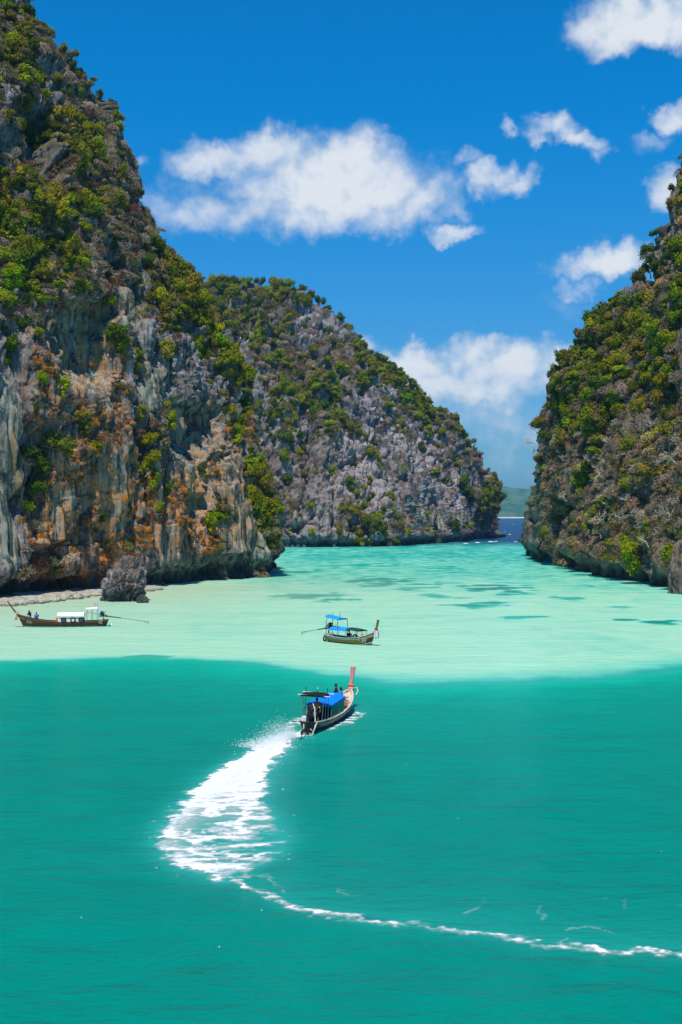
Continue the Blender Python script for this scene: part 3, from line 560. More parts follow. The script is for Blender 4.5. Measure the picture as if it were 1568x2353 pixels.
def branch(mb_, rn, p, dd, ln, r, lev, spread=0.75, droop=0.0):
    pts = [p]; q = p.copy(); d_ = dd.copy()
    for i in range(3): d_ = (d_ + rv(rn) * 0.28 + Vector((0, 0, -droop))).normalized(); q = q + d_ * ln / 3; pts.append(q.copy())
    mb_.tube(pts, [r, r * 0.8, r * 0.62, r * 0.4], 4 if lev > 1 else 3, cap=False)
    if lev > 0:
        for k in range(rn.choice((2, 3, 3))):
            branch(mb_, rn, pts[rn.choice((1, 2, 3))], (d_ + rv(rn) * spread + Vector((0, 0, 0.1))).normalized(), ln * rn.uniform(0.55, 0.85), r * 0.58, lev - 1, spread, droop)
def trunk_mesh(seed):
    rn = random.Random(seed); mb_ = MB(); mb_.tube([(0, 0, -0.95), (0.04, 0.02, -0.6), (0.0, 0.05, -0.25)], [0.075, 0.06, 0.05], 6)
    for k in range(4):
        a = 2 * math.pi * k / 4 + rn.random(); branch(mb_, rn, Vector((0, 0.05, -0.3)), Vector((math.cos(a), math.sin(a), 0.9)).normalized(), 0.7, 0.035, 1, 0.5)
    me = mb_.mesh('trunk'); me.materials.append(mbark); return me
def bare_mesh(seed, lev=4):
    rn = random.Random(seed); mb_ = MB(); mb_.tube([(0, 0, -0.5), (0.02, 0, -0.2), (0, 0, 0)], [0.06, 0.05, 0.045], 5, cap=False)
    for k in range(3): branch(mb_, rn, Vector((0, 0, -0.05)), Vector((rn.uniform(-1, 1), rn.uniform(-1, 1), 0.8)).normalized(), 0.45, 0.046, lev - 1, 0.8)
    me = mb_.mesh('branches'); me.materials.append(mpale); return me
def dry_mesh(seed):
    rn = random.Random(seed); mb_ = MB(); tw = MB()
    for k in range(7): branch(mb_, rn, Vector((rn.uniform(-.4, .4), rn.uniform(-.4, .4), -0.5)), Vector((rn.uniform(-1, 1), rn.uniform(-1, 1), 0.9)).normalized(), 0.55, 0.030, 2, 0.9)
    nb = len(mb_.f)
    for k in range(330):
        dd = rv(rn); dd.z = abs(dd.z); leaf_quad(mb_, Vector((dd.x, dd.y, dd.z * 0.75 - 0.25)) * rn.uniform(0.55, 1.0), (dd + rv(rn)).normalized(), rn.uniform(0.07, 0.15), rn, 0.42)
    me = mb_.mesh('dry_shrub'); me.materials.append(mleaf); me.materials.append(mpale)
    me.polygons.foreach_set('material_index', [1 if i < nb else 0 for i in range(len(me.polygons))]); return me
def tuft_mesh(seed):
    rn = random.Random(seed); mb_ = MB()
    for k in range(70):
        a = rn.uniform(0, 2 * math.pi); o = Vector((math.cos(a), math.sin(a), 0)); ln = rn.uniform(0.5, 1.0); w_ = Vector((-o.y, o.x, 0)) * rn.uniform(0.03, 0.07); b = o * rn.uniform(0, 0.35) + Vector((0, 0, rn.uniform(-.2, .2)))
        p1 = b + o * ln * 0.45 + Vector((0, 0, ln * 0.30)); p2 = b + o * ln * 0.85 + Vector((0, 0, -ln * rn.uniform(0.0, 0.6)))
        mb_.add([b - w_, b + w_, p1 + w_, p1 - w_, p2], [(0, 1, 2, 3), (3, 2, 4)])
    me = mb_.mesh('tuft'); me.materials.append(mleaf); return me
CROWNS = [crown_mesh(s, 8 + s % 5, 640, 0.098, 0.7 + 0.15 * (s % 3)) for s in range(7)]; TRUNKS = [trunk_mesh(s) for s in range(3)]
SMALL = [crown_mesh(20 + s, 6, 420, 0.112, 0.8) for s in range(4)]; DRY = [dry_mesh(s) for s in range(6)]; TUFT = [tuft_mesh(s) for s in range(4)]; BARE = [bare_mesh(s) for s in range(6)]
TINTS = {'g': (0.185, 0.220, 0.006), 'd': (0.075, 0.112, 0.010), 'o': (0.185, 0.170, 0.018), 'y': (0.26, 0.27, 0.008), 'b': (0.17, 0.12, 0.07), 'r': (0.17, 0.075, 0.04), 'c': (0.36, 0.30, 0.13)}
TNAME = {'g': 'bright green', 'd': 'dark green', 'o': 'olive green', 'y': 'yellow green', 'b': 'brown', 'r': 'reddish', 'c': 'cream coloured'}
G_LEFT = '75,30,d 100,72,d 140,112,o 165,150,d 190,165,d 205,195,o 230,215,d 255,240,d 265,262,o 130,180,o 175,210,g 100,220,g 120,260,g 190,280,g 210,295,g3 232,290,y 160,265,g 215,320,g3 225,350,o 40,280,g 15,265,g 55,290,o 150,335,o 185,380,o 200,425,g 170,440,d 250,400,o 310,420,d 318,440,d 300,460,g 240,470,y 195,480,d 130,530,g 155,560,g3 200,590,g3 145,610,g3 200,520,g 15,600,g3 35,640,g3 20,700,g3 60,740,o 85,770,g 40,790,d3 20,830,o 350,572,d4 332,600,d3 370,592,g3 400,612,d3 345,680,o 250,690,g 240,740,g3 285,800,g3 300,820,g3 312,840,o 270,770,d3 430,690,g 480,760,g4 500,790,g4 520,830,g4 535,868,g3 510,862,d3 470,722,o3 545,990,g 560,970,g 530,940,o 600,1110,o4 610,1160,g4 620,1200,d3 635,1230,y 580,1090,o3 350,1010,g3 355,1050,g3 340,1075,g3 385,1130,d 400,1150,g 320,1178,y 235,1190,d 425,1200,o1 460,1080,d 475,1092,y1 60,1040,d3 75,1080,d3 110,1060,d4 130,1030,o3 95,1120,d3 185,960,o3 195,985,o 125,1290,d3 135,1310,o 250,1250,o1 640,1262,g1 445,1235,g1 90,880,d 100,870,g 430,720,r 455,705,r3 410,650,b3 560,900,o 575,940,b3 500,910,o3 330,950,o3 340,980,b3 310,1000,b3 295,900,b3 175,610,o3 110,480,o 70,430,o 90,560,b3 50,500,r 255,560,d 275,520,r 290,480,r 205,360,d3 175,100,o 150,215,d 60,60,o 85,130,o 30,40,o'
G_MID = '440,632,b5 463,620,d5 490,630,g5 520,632,o5 540,645,d5 570,640,g5 602,638,d6 630,645,d5 660,650,g5 690,662,d5 715,672,o5 731,684,d5 757,706,d5 778,728,d5 798,752,g5 815,775,d5 829,795,d5 850,812,d5 865,824,d5 890,838,g5 917,852,d5 935,868,g5 948,884,o5 960,900,g5 973,918,g5 520,680,g6 530,720,g5 560,690,g5 640,670,g5 700,690,o5 480,660,c5 540,810,c5 600,870,c5 620,872,c4 600,780,g5 585,800,y5 620,830,g5 700,760,d5 750,830,g6 780,850,g6 820,862,g5 850,872,d6 900,882,g6 930,912,g6 945,935,g5 890,930,g5 740,930,d7 725,955,d5 700,1000,o5 650,1000,d6 760,1090,g4 840,1100,g4 890,1140,g4 842,1165,g4 870,1060,g4 720,1160,o5 1070,1130,d7 1065,1108,d6 1080,1152,d6 1050,1070,g5 1110,1170,y4 980,1180,g3 790,1170,o4 660,1100,d5 650,1050,g6 1040,985,o5 1060,990,d5 1080,1010,o5 1095,1050,r5 1110,1090,r5 1125,1110,b5 1140,1130,b4 1005,970,o4 640,900,o5 680,860,d5 660,830,o5 800,900,o5 560,740,y5 670,940,d6 620,960,g5 680,1040,g5 700,1090,o5 640,1150,d5 590,700,d6 620,710,d5 660,720,o5 750,760,d6 770,790,g5 720,800,o5 690,820,o5'
G_RIGHT = '1545,425,d 1540,470,o 1500,535,d 1480,562,d3 1490,580,d3 1440,636,d3 1460,640,d3 1480,625,o3 1400,690,d3 1420,702,d3 1440,690,g3 1350,742,d 1370,750,d3 1333,772,d 1265,862,d 1310,818,o3 1360,800,g3 1380,830,g4 1400,850,g4 1350,850,g3 1420,790,g3 1480,740,g4 1490,770,g4 1500,800,g3 1520,760,g4 1555,690,g4 1560,730,g4 1545,790,g4 1540,830,o4 1500,880,g4 1495,850,g4 1340,880,g4 1300,920,d4 1280,900,o3 1260,940,d3 1310,960,g3 1330,950,g3 1370,960,g 1420,910,g3 1400,980,d4 1430,950,g4 1260,1000,d4 1290,1030,d3 1250,1090,d3 1260,1080,g3 1450,1100,d4 1440,1080,o3 1420,1070,o3 1215,1160,o 1295,1260,y1 1340,1270,o3 1440,1250,y 1460,1280,g4 1455,1240,y 1350,1070,c3 1370,1060,c3 1400,1150,c3 1385,1172,c3 1375,1190,c3 1490,1010,c3 1510,1030,o4 1550,900,o4 1530,930,o4 1560,960,b4 1440,870,d4 1460,900,d4 1470,930,g3 1380,890,d4 1365,920,d4 1420,750,g4 1390,760,d3 1450,740,d3 1320,860,d3 1295,870,o3 1330,1000,d3 1380,1010,o3 1240,1060,o3 1460,1020,o4 1550,1000,o4 1500,1080,o4 1540,1120,b4 1560,850,g4 1525,880,g3 1290,940,d3 1245,970,o3 1475,660,o3 1500,700,o3 1460,700,d3'
def nearest(cl, xp, yp):
    for rad in (5, 10, 20, 45, 90):
        k = np.nonzero(cl.vis & (np.abs(cl.xp - xp) < rad) & (np.abs(cl.yp - yp) < rad))[0]
        if len(k): return k[np.argmin(np.hypot(cl.xp[k] - xp, cl.yp[k] - yp))]
    return int(np.argmin(np.hypot(cl.xp - xp, cl.yp - yp)))
rn = random.Random(11); TREES = []
for (cname, cl), txt in zip(CLIFFS, (G_LEFT, G_MID, G_RIGHT)):
    for it in txt.split():
        a, b, t = it.split(','); TREES.append((cname, cl, nearest(cl, float(a), float(b)), t[0], float(t[1:] or 2) * rn.uniform(0.52, 0.72) * (1.12 if cname != 'middle headland' else 1.0)))
# more of the larger trees that the slopes show, to about 300
for (cname, cl), extra, lim in zip(CLIFFS, (22, 18, 14), (760, 1000, 980)):
    wt = cl.vis * (cl.yp < lim) * (cl.yp > 0) * (cl.xp > 0) * (cl.xp < 1568) * np.clip(cl.n[:, 2], 0.05, 1) * (1 - np.clip(cl.wal + cl.bald, 0, 1)); wt = wt / wt.sum()
    for k in RNG.choice(len(wt), extra, p=wt, replace=False): TREES.append((cname, cl, int(k), rn.choice('ggdoo'), rn.uniform(1.1, 1.5) * (2.0 if cname == 'middle headland' else 1)))
ORD = lambda i: ('first', 'second', 'third', 'fourth', 'fifth', 'sixth', 'seventh', 'eighth', 'ninth', 'tenth')[i] if i < 10 else f'{i + 1}th' if (i + 1) % 10 not in (1, 2, 3) or i < 13 else f"{i + 1}{ {1: 'st', 2: 'nd', 3: 'rd'}[(i + 1) % 10]}"
def band(cname, y):
    lim = {'left cliff': (250, 480, 700, 950), 'middle headland': (720, 860, 980, 1080), 'right cliff': (680, 800, 920, 1060)}[cname]
    return ['along the top', 'on the upper slope', 'halfway up', 'on the lower face', 'near the foot'][sum(y > l for l in lim)]
cell = {}
for t in TREES: cell.setdefault((t[0], band(t[0], t[1].yp[t[2]]), t[3]), []).append(t)
def rot_for(nv, rn, lean=0.35):
    up = (Vector((0, 0, 1)) + Vector(nv) * lean).normalized(); return up.to_track_quat('Z', 'Y') @ Euler((rn.uniform(-.15, .15), rn.uniform(-.15, .15), rn.uniform(0, 6.28))).to_quaternion()
for (cname, bd, tn), lst in cell.items():
    lst.sort(key=lambda t: t[1].xp[t[2]])
    for i, (_, cl, k, _, r) in enumerate(lst):
        p = Vector(cl.q[k]); nv = cl.n[k]; qz = rot_for(nv, rn); r = max(r, 0.55)
        e = bpy.data.objects.new('cliff_tree', None); COL.objects.link(e); e.empty_display_size = 0.3
        e.matrix_world = Matrix.LocRotScale(p + Vector(nv) * r * 0.25 - Vector((0, 0, 0.50 * r)), qz, None)
        S = Matrix.Translation((0, 0, r * 0.45)) @ Matrix.Diagonal((r * rn.uniform(.85, 1.3), r * rn.uniform(.85, 1.2), r * rn.uniform(.8, 1.45), 1))
        link('trunk', TRUNKS[i % 3], None, e, S); cr = link('crown', rn.choice(CROWNS), None, e, S)
        cr['tint'] = [c_ * rn.uniform(0.8, 1.2) for c_ in TINTS[tn]]
        tag(e, f"{TNAME[tn]} leafy tree {bd} of the {cname}" + (f', {ORD(i)} from left' if len(lst) > 1 else ''), 'tree', f'trees growing on the {cname}')
# bleached bare trees, mostly on the dry lower slope of the right cliff
B_LIST = [(2, x, y, s) for x, y, s in [(1228, 1010, 5), (1222, 980, 4), (1235, 1045, 4), (1320, 1010, 4), (1360, 1060, 4), (1395, 1090, 5), (1440, 1040, 4), (1480, 1080, 5), (1520, 1060, 5), (1550, 1100, 6), (1340, 1120, 4), (1310, 1150, 4), (1380, 1130, 4), (1420, 1160, 5),
          (1470, 1150, 6), (1520, 1170, 6), (1560, 1190, 6), (1330, 1215, 3), (1360, 1230, 4), (1440, 1200, 5), (1490, 1210, 5), (1540, 1240, 5), (1420, 940, 3), (1455, 960, 3), (1290, 1100, 3), (1270, 1140, 3), (1500, 1000, 5), (1540, 1020, 5), (1250, 1030, 3), (1300, 1060, 4), (1330, 1090, 4), (1410, 1020, 4), (1460, 1060, 5), (1355, 1160, 4), (1400, 1200, 5), (1450, 1110, 5), (1510, 1120, 5), (1565, 1060, 5), (1500, 1250, 4), (1390, 1235, 4), (1280, 1200, 3), (1290, 1170, 3)]] + \
         [(0, x, y, s) for x, y, s in [(230, 620, 4), (210, 660, 4), (255, 650, 3), (160, 470, 3), (330, 660, 3), (120, 640, 4), (60, 580, 4), (280, 560, 3), (320, 530, 2), (345, 540, 3), (30, 480, 4), (90, 520, 4), (240, 510, 3), (450, 1045, 2), (320, 1090, 2), (590, 1020, 3)]]
bl = {}
for ci, x, y, s_ in B_LIST: bl.setdefault((ci, band(CLIFFS[ci][0], y)), []).append((x, y, s_))
for (ci, bd), lst in bl.items():
    for i, (x, y, s_) in enumerate(sorted(lst)):
        cname, cl = CLIFFS[ci]; k = nearest(cl, x, y); r = s_ * 0.62
        o = link('bare_tree', rn.choice(BARE)); qz = rot_for(cl.n[k], rn, 1.1); o.matrix_world = Matrix.LocRotScale(Vector(cl.q[k]) + Vector(cl.n[k]) * 1.6, qz, (r, r, r))
        tag(o, f'bare bleached tree {bd} of the {cname}' + (f', {ORD(i)} from left' if len(lst) > 1 else ''), 'tree', f'bare trees on the {cname}')

# low scrub too many to count: points on the rock that carry plants
def scrub(name, meshes, pts, label):
    tc = bpy.data.collections.new(name + '_kinds')
    for i, me in enumerate(meshes): tc.objects.link(bpy.data.objects.new(f'{name}_kind_{i:02d}', me))
    n = len(pts); me = bpy.data.meshes.new(name); me.vertices.add(n); me.vertices.foreach_set('co', np.array([p[0] for p in pts], np.float32).ravel())
    for nm, j, ty in (('rot', 1, 'FLOAT_VECTOR'), ('scl', 2, 'FLOAT_VECTOR'), ('tint', 3, 'FLOAT_VECTOR')):
        a = me.attributes.new(nm, ty, 'POINT'); a.data.foreach_set('vector', np.array([p[j] for p in pts], np.float32).ravel())
    a = me.attributes.new('pick', 'INT', 'POINT'); a.data.foreach_set('value', np.array([rn.randrange(len(meshes)) for _ in pts], np.int32))
    o = link(name, me); ng = bpy.data.node_groups.new(name, 'GeometryNodeTree')
    ng.interface.new_socket('Geometry', in_out='INPUT', socket_type='NodeSocketGeometry'); ng.interface.new_socket('Geometry', in_out='OUTPUT', socket_type='NodeSocketGeometry')
    N = ng.nodes.new; gi = N('NodeGroupInput'); go = N('NodeGroupOutput'); ci = N('GeometryNodeCollectionInfo'); ci.inputs[0].default_value = tc; ci.inputs['Separate Children'].default_value = True; ci.inputs['Reset Children'].default_value = True
    ip = N('GeometryNodeInstanceOnPoints'); ip.inputs['Pick Instance'].default_value = True; L = ng.links.new
    def na(nm, ty): a = N('GeometryNodeInputNamedAttribute'); a.data_type = ty; a.inputs[0].default_value = nm; return a.outputs[0]
    L(gi.outputs[0], ip.inputs['Points']); L(ci.outputs[0], ip.inputs['Instance']); L(na('pick', 'INT'), ip.inputs['Instance Index'])
    er = N('FunctionNodeEulerToRotation'); L(na('rot', 'FLOAT_VECTOR'), er.inputs[0]); L(er.outputs[0], ip.inputs['Rotation']); L(na('scl', 'FLOAT_VECTOR'), ip.inputs['Scale']); L(ip.outputs[0], go.inputs[0])
    md = o.modifiers.new('scatter', 'NODES'); md.node_group = ng
    return tag(o, label, 'scrub', kind='stuff')
def sample(cl, n, zone, up=0.1, lo=0.6, hi=1.5, tints='gdo', lean=0.5, out=0.25, grow=1.0, freq=0.09, thr=-0.15, allow_wall=False):
    ns = fbm(cl.q * freq, 3, 401 + n % 37)
    wt = cl.vis * zone(cl.xp, cl.yp) * np.clip(cl.n[:, 2] + up, 0.02, 1) * sstep(ns, thr - 0.12, thr + 0.12) * (cl.xp > -250) * (cl.xp < 1850)
    if not allow_wall: wt = wt * (1 - 0.97 * np.clip(cl.wal + 0.8 * cl.bald, 0, 1))
    wt = np.clip(wt, 0, None); wt = wt / wt.sum(); res = []
    for k in RNG.choice(len(wt), n, p=wt, replace=False):
        r = (lo + (hi - lo) * rn.random() ** 1.7) * grow; t = TINTS[rn.choice(tints)]; f = rn.uniform(0.7, 1.3)
        q = rot_for(cl.n[k], rn, lean).to_euler(); p = cl.q[k] + cl.n[k] * r * out
        res.append((tuple(p), tuple(q), (r * rn.uniform(.7, 1.4), r * rn.uniform(.7, 1.4), r * rn.uniform(.6, 1.7)), [c_ * f * rn.uniform(.9, 1.1) for c_ in t]))
    return res
mb_ = lambda x: x
TINTS['h'] = (0.26, 0.195, 0.145); TINTS['k'] = (0.165, 0.135, 0.065); TINTS['f'] = (0.44, 0.185, 0.025); TINTS['p'] = (0.40, 0.25, 0.12); TINTS['s'] = (0.34, 0.27, 0.20)
gs = sample(LEFT, 1000, lambda x, y: 1.0 * (y < 700) + 0.5 * box_(x, y, 380, 650, 640, 1260, 40) * (x > 0.9 * y * 0.45) + 0.05, up=0.15, lo=0.6, hi=2.7, tints='ggdoooyk', thr=0.10, freq=0.045) \
   + sample(LEFT, 240, lambda x, y: 1.0 * box_(x, y, 440, 660, 700, 1270, 25) * sstep(x - (y - 650) * 0.33, 380, 430), lo=0.6, hi=1.7, tints='ggoyd') \
   + sample(MID, 1700, lambda x, y: 0.12 + 0.9 * (y < 0.55 * (x - 640) + 900), up=0.1, lo=1.0, hi=3.4, tints='gggddoo', freq=0.022, thr=0.08) \
   + sample(MID, 160, lambda x, y: 1.0 * (y < 1230), up=0.1, lo=0.9, hi=1.8, tints='gyo', freq=0.06, thr=0.15) \
   + sample(RIGHT, 950, lambda x, y: 1.0 * (y < 1000) + 0.12, up=0.15, lo=0.7, hi=3.0, tints='gggddooyk', thr=0.06, freq=0.04)
scrub('green_scrub', SMALL, gs, 'low green scrub spread over the ledges of all three cliffs')
ds = sample(LEFT, 2600, lambda x, y: 1.0 * (y < 740) + 0.07, up=0.35, lo=0.7, hi=1.9, tints='hhkkbssor', thr=-0.12) + sample(MID, 2600, lambda x, y: 0.16 + 0.84 * (y < 0.55 * (x - 640) + 930), up=0.15, lo=1.1, hi=2.5, tints='hkkkbssor', freq=0.05, thr=-0.05) \
   + sample(RIGHT, 2800, lambda x, y: 0.45 + 0.6 * (y > 960), up=0.5, lo=0.8, hi=2.0, tints='hhkbsshpo', thr=-0.45)
scrub('dry_scrub', DRY, ds, 'leafless brown and grey scrub clinging to all three cliffs')
ts = sample(LEFT, 2000, lambda x, y: np.clip(box_(x, y, 70, 330, 1040, 1350) + 0.8 * box_(x, y, 330, 500, 1090, 1270) + 0.5 * box_(x, y, 60, 300, 780, 1050) + 0.35 * box_(x, y, 420, 600, 960, 1250) + 0.15 * box_(x, y, 0, 300, 380, 780), 0, 1), up=0.5, lo=0.35, hi=0.95, tints='fffpb', thr=-0.02, out=0.1, freq=0.16) \
   + sample(RIGHT, 250, lambda x, y: 1.0 * (y > 900), up=0.4, lo=0.4, hi=0.9, tints='ppfs', out=0.1) + sample(LEFT, 300, lambda x, y: 1.0 * (y < 800), up=0.4, lo=0.4, hi=1.0, tints='pobs', out=0.1)
scrub('dry_grass', TUFT, ts, 'orange and straw tufts of dry grass on the cliff ledges')
# ------------------------------------------------------------------ boats
_PM = {}
def paint(name, col, rough=0.5, grain=0.25, metal=0.0, spec=0.3, scale=(3.0, 14.0, 14.0)):
    if name in _PM: return _PM[name]
    m, nt = new_mat(name); P = nt.n('ShaderNodeTexCoord').outputs['Object']
    n1 = nt.noise(nt.v('MULTIPLY', P, scale), 1.0, 5.0, 0.65); n2 = nt.noise(P, 1.3, 4.0)
    c = nt.mix(nt.m('MULTIPLY', nt.ss(n1, 0.35, 0.7), grain), col, tuple(k * 0.45 for k in col)); c = nt.mix(nt.m('MULTIPLY', nt.ss(n2, 0.5, 0.75), grain * 0.6), c, tuple(min(1, k * 1.5 + 0.03) for k in col))
    b = nt.n('ShaderNodeBump', {'Distance': 0.01, 'Height': n1}).outputs[0]
    finish(nt, bsdf(nt, c, rough, b, spec, metal)); _PM[name] = m; return m
def cloth(name, col):
    if name in _PM: return _PM[name]
    m, nt = new_mat(name); P = nt.n('ShaderNodeTexCoord').outputs['Object']
    c = nt.mix(nt.noise(P, 4.0, 4.0), tuple(k * 0.8 for k in col), tuple(min(1, k * 1.12) for k in col))
    b = nt.n('ShaderNodeBump', {'Distance': 0.04, 'Height': nt.noise(P, 2.2, 3.0)}).outputs[0]
    finish(nt, bsdf(nt, c, 0.75, b, 0.15)); _PM[name] = m; return m
BLACK = paint('engine_black', (0.018, 0.018, 0.02), 0.45, 0.5); STEEL = paint('worn_steel', (0.32, 0.31, 0.29), 0.4, 0.4, 0.6); RUBBER = paint('rubber', (0.02, 0.02, 0.022), 0.8, 0.2)
ROPE = paint('white_rope', (0.62, 0.56, 0.46), 0.9, 0.3); BRASS = paint('brass', (0.55, 0.36, 0.08), 0.35, 0.2, 0.8); RUST = paint('rusty_iron', (0.16, 0.065, 0.03), 0.8, 0.5); GREENP = paint('green_pole', (0.02, 0.13, 0.08), 0.4, 0.2); WHITE = paint('white_paint', (0.75, 0.74, 0.7), 0.5, 0.15)
S_ = [0, .08, .25, .45, .65, .8, .9, .97, 1]
class Hull:
    def __init__(s, L, B, bow=1.5, stern=0.92): s.L, s.B = L, B; s.bow = bow; s.stern = stern
    def hb(s, t): return s.B * float(np.interp(t, S_, [.50, .66, .88, 1, .94, .72, .46, .18, .04]))
    def zs(s, t): return float(np.interp(t, [0, .1, .3, .5, .7, .85, .94, 1], [s.stern, s.stern - .12, .66, .64, .64 + .16 * (s.bow - .64), .64 + .45 * (s.bow - .64), .64 + .76 * (s.bow - .64), s.bow]))
    def zk(s, t): return float(np.interp(t, [0, .06, .2, .85, .95, 1], [.12, -.05, -.3, -.3, -.22, -.15]))
    def pt(s, t, u, side=1, out=0.0):
        rk = float(np.interp(t, [0, .04, .2, .75, .9, 1], [.12, .08, 0, 0, .35, .85])); y = s.hb(t) * (1 - u ** 2.5) + out
        sg = -1 if t < 0.1 else 1
        return Vector((s.L * (t - .5) - (rk * u if t > .5 else -rk * u * 2), side * y, s.zs(t) + (s.zk(t) - s.zs(t)) * u))
T_ = [i / 44 for i in range(45)]
def hull_parts(h, root, mhull, mrail, min_, mbot=None, stripe=None, bow_dark=None, deck=None):
    m = MB(); U = [0, .06, .15, .28, .42, .56, .7, .82, .92, 1.0]
    for sd_ in (1, -1):
        G = [[h.pt(t, u, sd_) for u in U] for t in T_]; m.grid(G if sd_ < 0 else [r[::-1] for r in G])
    G = [h.pt(0, u, 1) for u in U] + [h.pt(0, u, -1) for u in U[::-1]][1:]; m.add(G, [tuple(range(len(G)))])
    hu = m.build('hull', mhull, root, smooth=True)
    m = MB()                                                  # inner skin, floor and ribs
    for sd_ in (1, -1): m.grid([[h.pt(t, u, sd_, -0.05) for u in (0.01, .2, .4, .55)] for t in T_[1:43]])
    m.build('inner_planking', min_, root, smooth=True)
    for k in range(7):                                        # floorboards
        m = MB(); y0 = -0.75 + 1.5 * k / 7; P_ = []
        for t in T_[2:38]:
            w_ = h.hb(t) * (1 - .5 ** 2.5) - .07; f = max(-1, min(1, y0 / .75)); g = max(-1, min(1, (y0 + 1.5 / 7 - .012) / .75)); z = h.zs(t) + (h.zk(t) - h.zs(t)) * .5; z = max(.16, z * .5)
            P_.append([Vector((h.L * (t - .5), f * w_, z)), Vector((h.L * (t - .5), g * w_, z))])
        m.grid(P_).build('floorboard', min_, root)
    for k in range(12):
        t = .1 + .075 * k; m = MB()
        for sd_ in (1, -1): m.tube([h.pt(t, u, sd_, -.06) for u in (.02, .2, .4, .54)], .025, 4)
        m.build('rib', min_, root)
    for sd_ in (1, -1):
        m = MB(); P_ = []
        for t in T_:
            p = h.pt(t, 0, sd_); P_.append([p + Vector((0, sd_ * .05, -.03)), p + Vector((0, sd_ * .05, .035)), p + Vector((0, -sd_ * .07, .035)), p + Vector((0, -sd_ * .07, -.03))])
        m.grid([r + r[:1] for r in P_]).build('gunwale', mrail, root)
        m = MB(); m.grid([[h.pt(t, u, sd_, .018) for u in (.15, .19)] for t in T_[:44]]).build('rub_rail', mrail, root)
        if mbot: MB().grid([[h.pt(t, u, sd_, .012) for u in np.linspace(*bow_u(h, t), 4)] for t in T_]).build('bottom_paint', mbot, root, smooth=True)
        if stripe: MB().grid([[h.pt(t, u, sd_, .02) for u in (.66, .71)] for t in T_[27:]]).build('waterline_stripe', stripe, root)
        if bow_dark: MB().grid([[h.pt(t, u, sd_, .015) for u in np.linspace(.66 - .44 * max(0, (t - .72) / .28), .66, 4)] for t in T_[32:]]).build('dark_bow_area', bow_dark, root)  # dark triangle on the lower bow, widening towards the stem
    if deck:
        m = MB(); m.grid([[h.pt(t, .10, 1, -.03), h.pt(t, .08, 1, -h.hb(t) * .5), h.pt(t, .08, -1, -h.hb(t) * .5), h.pt(t, .10, -1, -.03)] for t in T_[deck:44]]); m.build('foredeck', min_, root)
        a = h.pt(T_[deck], .10, 1, -.03); b = h.pt(T_[deck], .10, -1, -.03); MB().add([a, b, b - Vector((0, 0, .35)), a - Vector((0, 0, .35))], [(0, 1, 2, 3)]).build('deck_bulkhead', min_, root)
    for k, t in enumerate((.12, .62, .74)):
        w_ = h.hb(t) * 1.75; MB().box((h.L * (t - .5), 0, h.zs(t) - .17), (.26, w_, .045)).build('thwart', min_, root)
    return hu
def bow_u(h, t):
    zs, zk = h.zs(t), h.zk(t); u0 = (zs - .12) / (zs - zk); return min(u0, .97), .995
def prow(h, root, mat, mtop, ln=2.1, lean=.62, w0=.11, w1=.20):
    a = h.pt(1, 0, 1); a.y = 0; a += Vector((-.15, 0, -.25)); dr = Vector((lean, 0, 1)).normalized(); nx = Vector((dr.z, 0, -dr.x)); m = MB(); P_ = []
    for f, wd, th in ((0, w0, .16), (.3, w0 * .85, .10), (.6, w0 * 1.1, .075), (.85, w1 * .85, .06), (1, w1, .055)):
        c = a + dr * ln * f + nx * (-.18 * f * f); P_.append([c + Vector((0, wd, 0)) + nx * th, c + Vector((0, wd, 0)) - nx * th, c + Vector((0, -wd, 0)) - nx * th, c + Vector((0, -wd, 0)) + nx * th])
    m.grid([r + r[:1] for r in P_]); o = m.build('prow_post', mat, root)
    m = MB(); top = P_[-1]; m.add(top + [p + dr * .02 for p in top], [(4, 5, 6, 7), (0, 1, 5, 4), (1, 2, 6, 5), (2, 3, 7, 6), (3, 0, 4, 7)]); m.build('end_grain', mtop, o)
    m = MB(); m.tube([h.pt(1, 0, 1) * 1 + Vector((.02, -h.pt(1, 0, 1).y, 0)), Vector((h.pt(1, .4, 1).x + .02, 0, h.pt(1, .4, 1).z)), Vector((h.pt(1, 1, 1).x + .02, 0, h.pt(1, 1, 1).z))], .06, 6); m.build('stem_post', mat, root)
    return a, dr, nx
